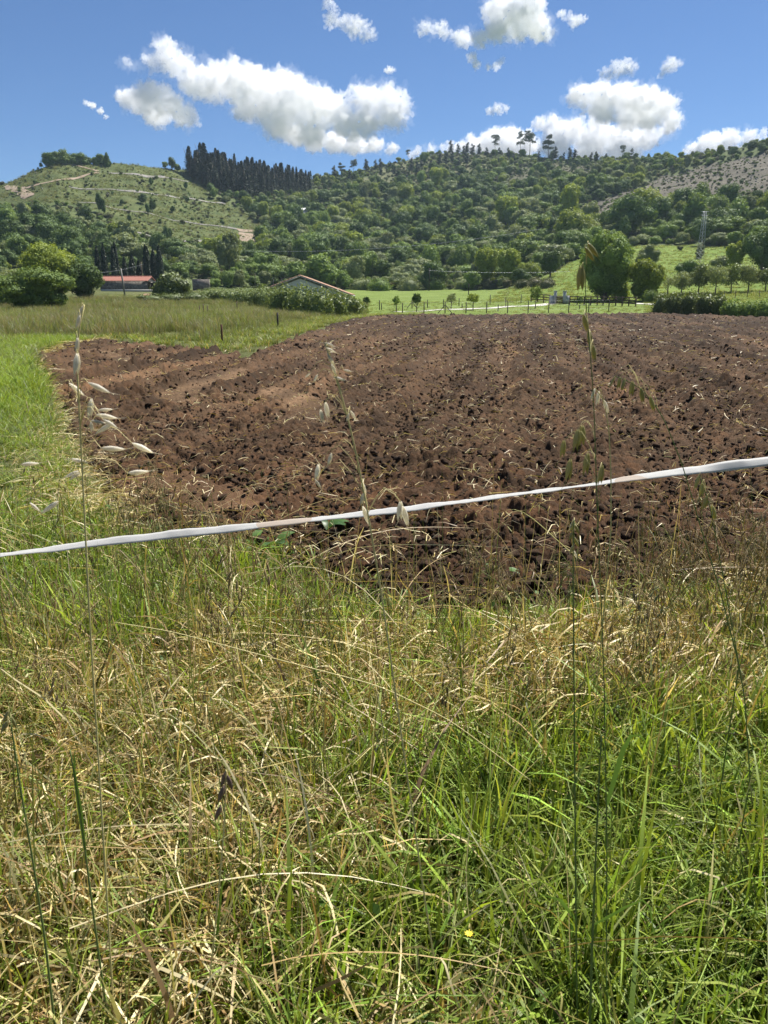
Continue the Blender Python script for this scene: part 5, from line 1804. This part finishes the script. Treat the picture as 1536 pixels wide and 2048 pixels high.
ang = np.arccos(ca_) + R(17)
ang = ang + .16 * perlin(us_ / 60, us_ * 0 + .5, 5) + .09 * perlin(us_ / 19, us_ * 0 + .5, 6)
TC[:, 2] += .0022 * perlin(us_ / 90, us_ * 0 + .3, 8)
T = np.gradient(TC, axis=0); T /= np.linalg.norm(T, axis=1)[:, None]
up = np.array([0, 0, 1.0]) - T * T[:, 2:3]
up /= np.linalg.norm(up, axis=1)[:, None]
fw = np.cross(T, up)
wd = up * np.cos(ang)[:, None] - fw * np.sin(ang)[:, None]
nrm = np.cross(T, wd)
rows_, acr = [], []
for e in np.linspace(-.5, .5, 5):
    rows_.append(TC + wd * full * e + nrm * .0005 * math.cos(e * 2 * PI))
    acr.append(np.full(len(us_), e))
V = np.stack(rows_, 1).reshape(-1, 3)
k = len(us_)
ii = np.arange(k * 5).reshape(k, 5)
Q = np.stack([ii[:-1, :-1], ii[:-1, 1:], ii[1:, 1:], ii[1:, :-1]], -1).reshape(-1, 4)
along = np.repeat(np.linspace(0, 1, k), 5)
me = mesh('fence_tape', V, Q, M_TAPE, {'across': np.stack(acr, 1).ravel(), 'along': along}, True)
tape = tag(link('fence_tape', me), 'white woven electric fence tape stretched across above the grass', 'tape')
sm = tape.modifiers.new('thickness', 'SOLIDIFY'); sm.thickness = .0008

# ------------------------------------------------------------------ single stalks close to the camera
M_STALK = plain_mat('oat_stalk', (.5, .43, .17), (.66, .58, .28), 8, .5)
M_STALK_G = plain_mat('green_stalk', (.09, .14, .04), (.16, .22, .07), 8, .5)
M_OAT = foliage_mat('oat_husk', (.84, .79, .66), (.95, .93, .87), None, .6, .4, .25, (1.0, .97, .88))
M_OAT_G = foliage_mat('green_husk', (.3, .3, .13), (.5, .47, .25), None, .4, .45)
M_FLAG = foliage_mat('flag_leaf', (.05, .11, .03), (.11, .2, .05), None, .35, .4)
def husk_me(ln, mat):
    """an oat spikelet: two husks parting at the tip, with a thin awn"""
    mb = MB()
    for sgn in (-1, 1):
        ks_ = np.array((0, .15, .4, .65, .85, 1.0))
        rad = np.array((.05, .6, 1.0, .8, .4, .03)) * ln * .115
        cx_ = sgn * ln * (.045 + .07 * ks_ ** 2)
        mb.tube(np.stack([cx_ * .9, 0 * ks_, ks_ * ln], 1), rad, 6, True, .5 + .3 * sgn)
    mb.tube([(0, 0, ln * .5), (ln * .05, 0, ln * 1.0), (ln * .22, ln * .08, ln * 1.4)], [ln * .012, ln * .010, ln * .004], 3, False, .1)
    return mb.me('spikelet', mat, True)
M_OAT_P = foliage_mat('purplish_husk', (.16, .11, .10), (.28, .2, .17), None, .3, .45)
HUSK_P = husk_me(1.0, M_OAT_P)
HUSK, HUSK_G = husk_me(1.0, M_OAT), husk_me(1.0, M_OAT_G)
def stalk(name, label, px, depth, spk=(), leaves=(), green=False, rad=.0019, cat='grass stalk', group='tall stalks close to the camera', husk=None, lean=0.0):
    P = np.array(px, float)
    tt = np.r_[0, np.cumsum(np.hypot(*np.diff(P, axis=0).T))]
    t2 = np.linspace(0, tt[-1], 36)
    uu, vv = np.interp(t2, tt, P[:, 0]), np.interp(t2, tt, P[:, 1])
    for _ in range(2):
        uu[1:-1] = (uu[:-2] + 2 * uu[1:-1] + uu[2:]) / 4
        vv[1:-1] = (vv[:-2] + 2 * vv[1:-1] + vv[2:]) / 4
    C = at_depth(uu, vv, depth + lean * np.linspace(0, 1, 36))
    base = C[0].copy()
    if base[2] > 0.02:
        C = np.concatenate([[base * (1, 1, 0) + np.array([0, .02, -.02])], C])
    base = np.array([C[0][0], C[0][1], max(0.0, C[0][2])])
    o = thing(name, label, cat, base, group)
    C = C - base
    MB().tube(C, np.linspace(rad, rad * (.5 if green else .72), len(C)), 5).build('stem', M_STALK_G if green else M_STALK, o, None, True)
    for sp in spk:
        u0, v0, u1, v1 = sp[:4]
        dd = depth + lean + (hash((u0, v0)) % 7 - 3) * .008
        a, b = at_depth(u0, v0, dd) - base, at_depth(u1, v1, dd + .004) - base
        s_ = link('spikelet', husk or (HUSK_G if green else HUSK), o)
        d = Vector(b - a)
        s_.location = a
        s_.scale = (d.length,) * 3
        s_.rotation_euler = d.to_track_quat('Z', 'Y').to_euler()
        # the hair-thin branch that carries it
        k = int(np.argmin(np.abs((C[:, 2] - (a[2] - .025)))))
        n0 = C[k]
        mid = (n0 + a) / 2 + np.array([0, 0, abs(a[0] - n0[0]) * .5 + .006])
        MB().tube([n0, (n0 + mid) / 2 + np.array([0, 0, .006]), mid, (mid + a) / 2 + np.array([0, 0, .006]), a], [.0007, .0006, .0005, .0005, .0004], 3, False).build('branch', M_STALK, o)
    for lf in leaves:
        Pl = at_depth([q[0] for q in lf], [q[1] for q in lf], depth) - base
        k = len(Pl)
        w_ = np.interp(np.linspace(0, 1, k), [0, .3, 1], [.006, .011, .001])
        Tn = np.gradient(Pl, axis=0); Tn /= np.linalg.norm(Tn, axis=1)[:, None]
        wv2 = np.cross(Tn, (0.2, 1, 0.5)); wv2 /= np.linalg.norm(wv2, axis=1)[:, None]
        fold = np.array([0, .25, .1])
        V = np.concatenate([Pl - wv2 * w_[:, None] / 2, Pl + fold * w_[:, None] * .5, Pl + wv2 * w_[:, None] / 2])
        F = [[i, i + 1, k + i + 1, k + i] for i in range(k - 1)] + [[k + i, k + i + 1, 2 * k + i + 1, 2 * k + i] for i in range(k - 1)]
        link('leaf', mesh('leaf', V, np.array(F), M_FLAG, {'lv': np.full(3 * k, .6)}, True), o)
    return o
stalk('wild_oat', 'tall pale wild oat stalk with white husks near the left edge', [(228, 2030), (205, 1650), (180, 1250), (165, 950), (158, 800), (151, 700), (158, 640), (168, 610)], 1.2,
      [(168, 610, 157, 634), (160, 630, 154, 656), (155, 675, 154, 704), (155, 706, 152, 752), (138, 766, 168, 791), (176, 765, 220, 786), (183, 797, 179, 836), (196, 820, 226, 819), (192, 829, 235, 837), (182, 841, 212, 847),
       (205, 838, 235, 856), (226, 845, 192, 868), (182, 844, 185, 864), (202, 896, 250, 899), (264, 886, 306, 906), (142, 918, 175, 925), (158, 942, 129, 955), (255, 946, 298, 943), (59, 1005, 80, 1023), (117, 1002, 85, 1026), (41, 929, 78, 927), (160, 945, 140, 960)])
stalk('wild_oat', 'slanting golden wild oat stalk in the picture middle', [(885, 2030), (850, 1800), (800, 1450), (765, 1200), (735, 1020), (705, 870), (672, 750), (650, 686)], 1.25,
      [(649, 685, 671, 694), (652, 695, 673, 706), (655, 707, 669, 733), (663, 728, 672, 748), (666, 753, 692, 762), (687, 740, 704, 743), (620, 747, 611, 755), (635, 749, 628, 764), (651, 804, 656, 836), (641, 819, 646, 844), (701, 821, 712, 840),
       (698, 826, 694, 843), (663, 906, 657, 930), (637, 928, 633, 962), (630, 958, 642, 977), (723, 963, 732, 986), (726, 1012, 738, 1050), (806, 1012, 815, 1052), (801, 1002, 799, 1042), (728, 985, 722, 1010)])
stalk('wild_oat', 'tallest green oat stalk on the right reaching over the great tree', [(1212, 2030), (1214, 1700), (1208, 1350), (1200, 1150), (1192, 950), (1188, 800), (1180, 700), (1172, 620), (1168, 560), (1171, 510), (1177, 486)], 1.2,
      [(1176, 486, 1196, 514), (1170, 494, 1188, 522), (1163, 530, 1160, 582), (1167, 628, 1175, 664), (1178, 660, 1181, 694), (1186, 690, 1189, 722), (1156, 858, 1150, 902), (1165, 850, 1163, 892), (1141, 918, 1135, 962), (1176, 905, 1170, 950), (1128, 880, 1124, 915), (1205, 930, 1199, 968)],
      [[(1214, 1610), (1228, 1560), (1246, 1500), (1262, 1472), (1280, 1470), (1292, 1484)]], True, .0014)
stalk('green_stalk', 'thick upright green grass stalk with a curled leaf at lower right', [(1180, 2040), (1184, 1900), (1192, 1700), (1198, 1560), (1203, 1470)], 1.15, (), [[(1186, 1850), (1215, 1835), (1250, 1815), (1285, 1800), (1300, 1815), (1308, 1870)]], True, .0026)
stalk('green_stalk', 'thin green stalk with brown husks left of the thick one', [(1155, 2040), (1152, 1850), (1150, 1600), (1148, 1350), (1146, 1150), (1148, 1040)], 1.2,
      [(1148, 1040, 1142, 1062), (1150, 1050, 1158, 1068), (1146, 1062, 1138, 1082), (1149, 1075, 1157, 1094), (1147, 1090, 1140, 1108)], [[(1152, 1840), (1120, 1800), (1085, 1790), (1060, 1815)]], True, .002)
stalk('arching_grass', 'thin stalk arching left above the tape at right', [(1478, 1330), (1440, 1180), (1400, 1050), (1365, 930), (1325, 830), (1280, 772), (1230, 752)], 1.7,
      [(1230, 752, 1218, 776), (1250, 756, 1243, 782), (1265, 762, 1262, 792), (1282, 775, 1286, 806), (1300, 792, 1308, 822), (1240, 754, 1236, 778)], (), True, .0017)
stalk('arching_grass', 'small pale stalk arching left behind the tallest oat', [(1222, 1060), (1222, 950), (1218, 860), (1208, 800), (1190, 776)], 1.9, [(1190, 776, 1182, 800), (1198, 782, 1194, 810), (1208, 800, 1216, 826)], (), False, .0015)
stalk('dark_stalk', 'dark green stalk leaning at the lower left', [(108, 2040), (90, 1880), (62, 1700), (38, 1560), (18, 1420)], 1.15, [(18, 1420, 8, 1446), (22, 1432, 32, 1456), (16, 1440, 4, 1466)], (), True, .0026)
stalk('dark_stalk', 'second dark green stalk right of the leaning one', [(216, 2040), (196, 1900), (170, 1700), (150, 1560), (140, 1500)], 1.2, (), [[(170, 1700), (160, 1620), (148, 1540), (150, 1500)]], True, .0026)
stalk('pale_dead_stalk', 'bleached dead seed stalk standing before the soil right of centre', [(1148, 1290), (1147, 1200), (1146, 1120), (1146, 1040)], 2.6,
      [(1146, 1042, 1139, 1058), (1147, 1048, 1155, 1064), (1146, 1064, 1138, 1080), (1147, 1072, 1155, 1088), (1146, 1090, 1140, 1106), (1147, 1100, 1153, 1116)], (), False, .0022)
stalk('leaning_stalk', 'long straw stalk slanting down through the middle of the verge', [(1060, 1560), (900, 1440), (760, 1372), (560, 1320), (340, 1262), (230, 1245)], 1.6, (), (), False, .0013)
stalk('upright_grass', 'upright green stalk with drooping husks at the right edge', [(1500, 1560), (1490, 1400), (1462, 1240), (1440, 1120), (1420, 1010), (1398, 950)], 1.6,
      [(1398, 950, 1390, 978), (1405, 965, 1402, 994), (1414, 990, 1408, 1018), (1424, 1010, 1430, 1040)], (), True, .0018)
stalk('purple_grass', 'withered grass tip with dark purplish husks at lower left', [(420, 1950), (436, 1800), (448, 1660), (452, 1560), (452, 1540)], 1.2,
      [(452, 1542, 444, 1572), (455, 1550, 463, 1580), (448, 1570, 438, 1605), (442, 1610, 432, 1640)], (), False, .0018, husk=HUSK_P)

# yellow flower and dock leaves
pf = ground_px(938, 1990, .8)
fl = thing('yellow_flower', 'tiny yellow flower low in the foreground grass', 'flower', (pf[0], pf[1], 0))
ft = at_depth(938, 1868, pf[1]) - np.array([pf[0], pf[1], 0])
MB().tube([(0, 0, 0), (ft[0] * .6, 0, ft[2] * .6), ft], .0012, 4).build('stem', M_STALK_G, fl)
M_PETAL = plain_mat('yellow_petal', (.8, .55, .02), (.85, .62, .05), 20, .6)
for i in range(9):
    a = i * 2 * PI / 9
    d = np.array([math.cos(a), math.sin(a), .25])
    s_ = np.array([-math.sin(a), math.cos(a), 0])
    MB().add([ft, ft + d * .006 + s_ * .002, ft + d * .011, ft + d * .006 - s_ * .002], Q=[[0, 1, 2, 3]]).build('petal', M_PETAL, fl)
def dock(label, u_, v_, sz, seed):
    gg = rng_(seed)
    p = ground_px(u_, v_, 2)
    o = thing('dock_plant', label, 'weed', p, 'broad leaved weeds at the soil edge')
    for i in range(5):
        a = gg.uniform(0, 6.3)
        t = np.linspace(0, 1, 6)
        ln = sz * gg.uniform(.7, 1.2)
        C = np.stack([math.cos(a) * ln * t, math.sin(a) * ln * t, ln * (1.1 * t - .7 * t ** 2)], 1)
        w_ = ln * .42 * np.sin(np.clip(t * .9 + .08, 0, 1) * PI) ** .7
        sd_ = np.array([-math.sin(a), math.cos(a), .1])
        V = np.concatenate([C - sd_ * w_[:, None] / 2 + np.array([0, 0, .1 * sz]) * (w_ / ln)[:, None], C, C + sd_ * w_[:, None] / 2 + np.array([0, 0, .1 * sz]) * (w_ / ln)[:, None]])
        F = [[k, k + 1, 6 + k + 1, 6 + k] for k in range(5)] + [[6 + k, 6 + k + 1, 12 + k + 1, 12 + k] for k in range(5)]
        link('leaf', mesh('leaf', V, np.array(F), M_FLAG, {'lv': np.full(18, gg.random())}, True), o)
dock('bright green broad leaved weed at the soil edge below the tape', 548, 1098, .16, 901)
dock('smaller broad leaved weed left of the bright one', 505, 1090, .12, 902)
dock('grey green rosette on the soil just under the tape', 655, 1062, .13, 903)
dock('tuft of broad leaves at the near soil edge right of centre', 990, 1165, .14, 904)

# ------------------------------------------------------------------ clouds
def cloud_mat(density):
    m, nt, _, _ = nmat('cloud_vapour')
    v = N(nt, 'ShaderNodeVolumeScatter')
    v.inputs['Color'].default_value = (1, 1, 1, 1)
    v.inputs['Density'].default_value = density
    v.inputs['Anisotropy'].default_value = 0.1
    o = N(nt, 'ShaderNodeOutputMaterial')
    nt.links.new(v.outputs[0], o.inputs['Volume'])
    return m
def cloud(label, D, blobs, seed, flatz=0.75, voxel=None):
    import bmesh
    gg = rng_(seed)
    k = D / FPX
    bm = bmesh.new()
    cen = at_depth(np.mean([b[0] for b in blobs]), np.mean([b[1] for b in blobs]), D)
    rmax = max(b[2] for b in blobs) * k
    def ball(c_, r_, f_):
        M = Matrix.Translation(Vector(c_ - cen)) @ Matrix.Diagonal((r_, r_, r_ * f_, 1))
        bmesh.ops.create_icosphere(bm, subdivisions=2, radius=1.0, matrix=M)
    for u_, v_, r_ in blobs:
        p = at_depth(u_, v_, D + gg.uniform(-.5, .5) * rmax)
        ball(p, r_ * k * .86, flatz + .15)
        for q in range(9):
            d = sphere_dirs(1, gg)[0]
            d[2] = abs(d[2]) * .9 - .25
            ball(p + d * r_ * k * .72, r_ * k * gg.uniform(.2, .42), 1)
    me = bpy.data.meshes.new('cloud')
    bm.to_mesh(me)
    bm.free()
    me2 = me.copy()
    small = max(b[2] for b in blobs) < 20
    me.materials.append(cloud_mat((1.0 if small else 1.7) / rmax + .008 * (not small)))
    me2.materials.append(cloud_mat(.2 / rmax + .0008))
    top = thing('cloud', label, 'cloud', cen, 'cumulus clouds')
    o = link('billows', me, top)
    vx = voxel or max(1.6, rmax * .05)
    def remesh(o, sz):
        md = o.modifiers.new('merge', 'REMESH')
        md.mode = 'VOXEL'
        md.voxel_size = sz
    def disp(o, nm, sz, st, mid):
        tx = bpy.data.textures.new('cloud_' + nm, 'CLOUDS')
        tx.noise_scale = sz
        tx.noise_depth = 3
        dm = o.modifiers.new(nm, 'DISPLACE')
        dm.texture = tx
        dm.texture_coords = 'GLOBAL'
        dm.strength = st
        dm.mid_level = mid
    remesh(o, vx * 1.4)
    disp(o, 'billow', rmax * (.8 if small else .5), rmax * (2.6 if small else 1.0), .54 if small else .56)
    remesh(o, vx)
    disp(o, 'puff', rmax * (.3 if small else .17), rmax * (1.3 if small else .6), .52)
    disp(o, 'wisp', rmax * .06, rmax * .24, .5)
    o2 = link('veil', me2, top)
    remesh(o2, vx * 1.5)
    disp(o2, 'torn_billow', rmax * .33, rmax * 1.35, .5)
    remesh(o2, vx * 1.1)
    disp(o2, 'torn_wisp', rmax * .11, rmax * .6, .5)
    return top
cloud('largest cumulus cloud, stretching across the left half of the sky', 3000,
      [(330, 100, 28), (300, 122, 20), (262, 125, 14), (355, 130, 34), (390, 165, 36), (430, 165, 44), (460, 152, 38), (490, 168, 46), (530, 190, 54), (560, 172, 36), (590, 195, 50), (620, 205, 50), (650, 222, 42), (560, 235, 48), (500, 215, 38),
       (685, 240, 36), (620, 255, 40), (720, 250, 36), (735, 200, 34), (765, 200, 38), (798, 212, 30), (780, 235, 34), (735, 232, 32)], 1)
cloud('flat grey lower band beneath the largest cumulus', 3300, [(590, 272, 24), (630, 282, 26), (670, 285, 26), (710, 290, 26), (750, 290, 20), (785, 296, 14), (560, 262, 16)], 2)
cloud('rounded cumulus below the left tip of the largest one', 3000, [(300, 196, 36), (270, 203, 30), (335, 208, 36), (365, 230, 28), (246, 194, 17), (385, 240, 18), (310, 230, 30)], 3)
cloud('thin cloud at the top edge left of the middle', 2600, [(655, 8, 11), (663, 30, 12), (690, 45, 16), (715, 52, 18), (740, 68, 13), (672, 42, 12)], 4)
cloud('bulky cumulus cut by the top picture edge', 2600, [(1000, 25, 36), (1040, 30, 40), (1070, 50, 34), (1096, 66, 18), (990, 62, 28), (960, 76, 20), (920, 75, 20), (880, 60, 20), (850, 55, 14), (1030, 66, 24), (1050, 0, 32)], 5)
cloud('ragged wisp hanging under the top bulky cumulus', 2600, [(942, 116, 10), (955, 130, 9), (975, 134, 6), (992, 131, 7), (1002, 122, 7)], 6)
cloud('little puff right of the top bulky cumulus', 2600, [(1148, 42, 13), (1166, 40, 8), (1132, 36, 6), (1120, 30, 4)], 7)
cloud('small cloud above the right hand cumulus', 2900, [(1240, 138, 18), (1262, 134, 14), (1215, 145, 12)], 8)
cloud('small cloud, rightmost of the upper sky', 2900, [(1340, 132, 16), (1355, 128, 9), (1330, 140, 10)], 9)
cloud('small flat cloud over the eucalyptus ridge', 3100, [(995, 216, 11), (1010, 214, 7), (980, 221, 7)], 10)
cloud('broad dome shaped cumulus at the right', 3200, [(1158, 192, 26), (1205, 192, 34), (1250, 198, 38), (1290, 203, 38), (1322, 218, 34), (1345, 240, 24), (1200, 222, 32), (1260, 230, 34), (1300, 240, 26), (1150, 182, 16)], 11)
cloud('cloud bank behind the ridge below the dome shaped cumulus', 3800, [(1085, 244, 16), (1105, 250, 22), (1140, 262, 32), (1190, 272, 36), (1240, 278, 36), (1290, 276, 32), (1350, 258, 13), (1330, 262, 16), (1180, 300, 36), (1110, 290, 36), (1250, 305, 36)], 12)
cloud('white cloud peeping over the central summit', 4000, [(1020, 278, 30), (985, 286, 32), (945, 296, 28), (1050, 292, 32), (900, 300, 18), (862, 300, 14), (830, 306, 12), (1000, 312, 30)], 13)
cloud('cloud rising behind the right hand slope', 3900, [(1420, 286, 26), (1460, 276, 23), (1500, 273, 18), (1386, 300, 18), (1440, 304, 28), (1526, 271, 11), (1500, 300, 26)], 14)
cloud('tiny puff high over the largest cumulus', 2800, [(780, 142, 8), (772, 140, 5), (788, 140, 5)], 15)
cloud('thin slanting shred at the far left of the sky', 2800, [(172, 205, 6), (185, 212, 7), (200, 222, 7), (212, 233, 5)], 16)

# ------------------------------------------------------------------ haze
HZ = True
if HZ:
    m, nt, _, _ = nmat('haze_air')
    pv = N(nt, 'ShaderNodeVolumePrincipled')
    pv.inputs['Color'].default_value = (.62, .8, 1.0, 1)
    pv.inputs['Density'].default_value = 0.00011
    pv.inputs['Anisotropy'].default_value = 0.2
    o = N(nt, 'ShaderNodeOutputMaterial')
    nt.links.new(pv.outputs[0], o.inputs['Volume'])
    top = float(gz.max()) + 32
    hz = MB().box((0, 0, (top - 2) / 2), (6400, 6400, top + 2)).build('haze', m)
    tag(hz, 'thin pale haze filling the valley', kind='stuff')
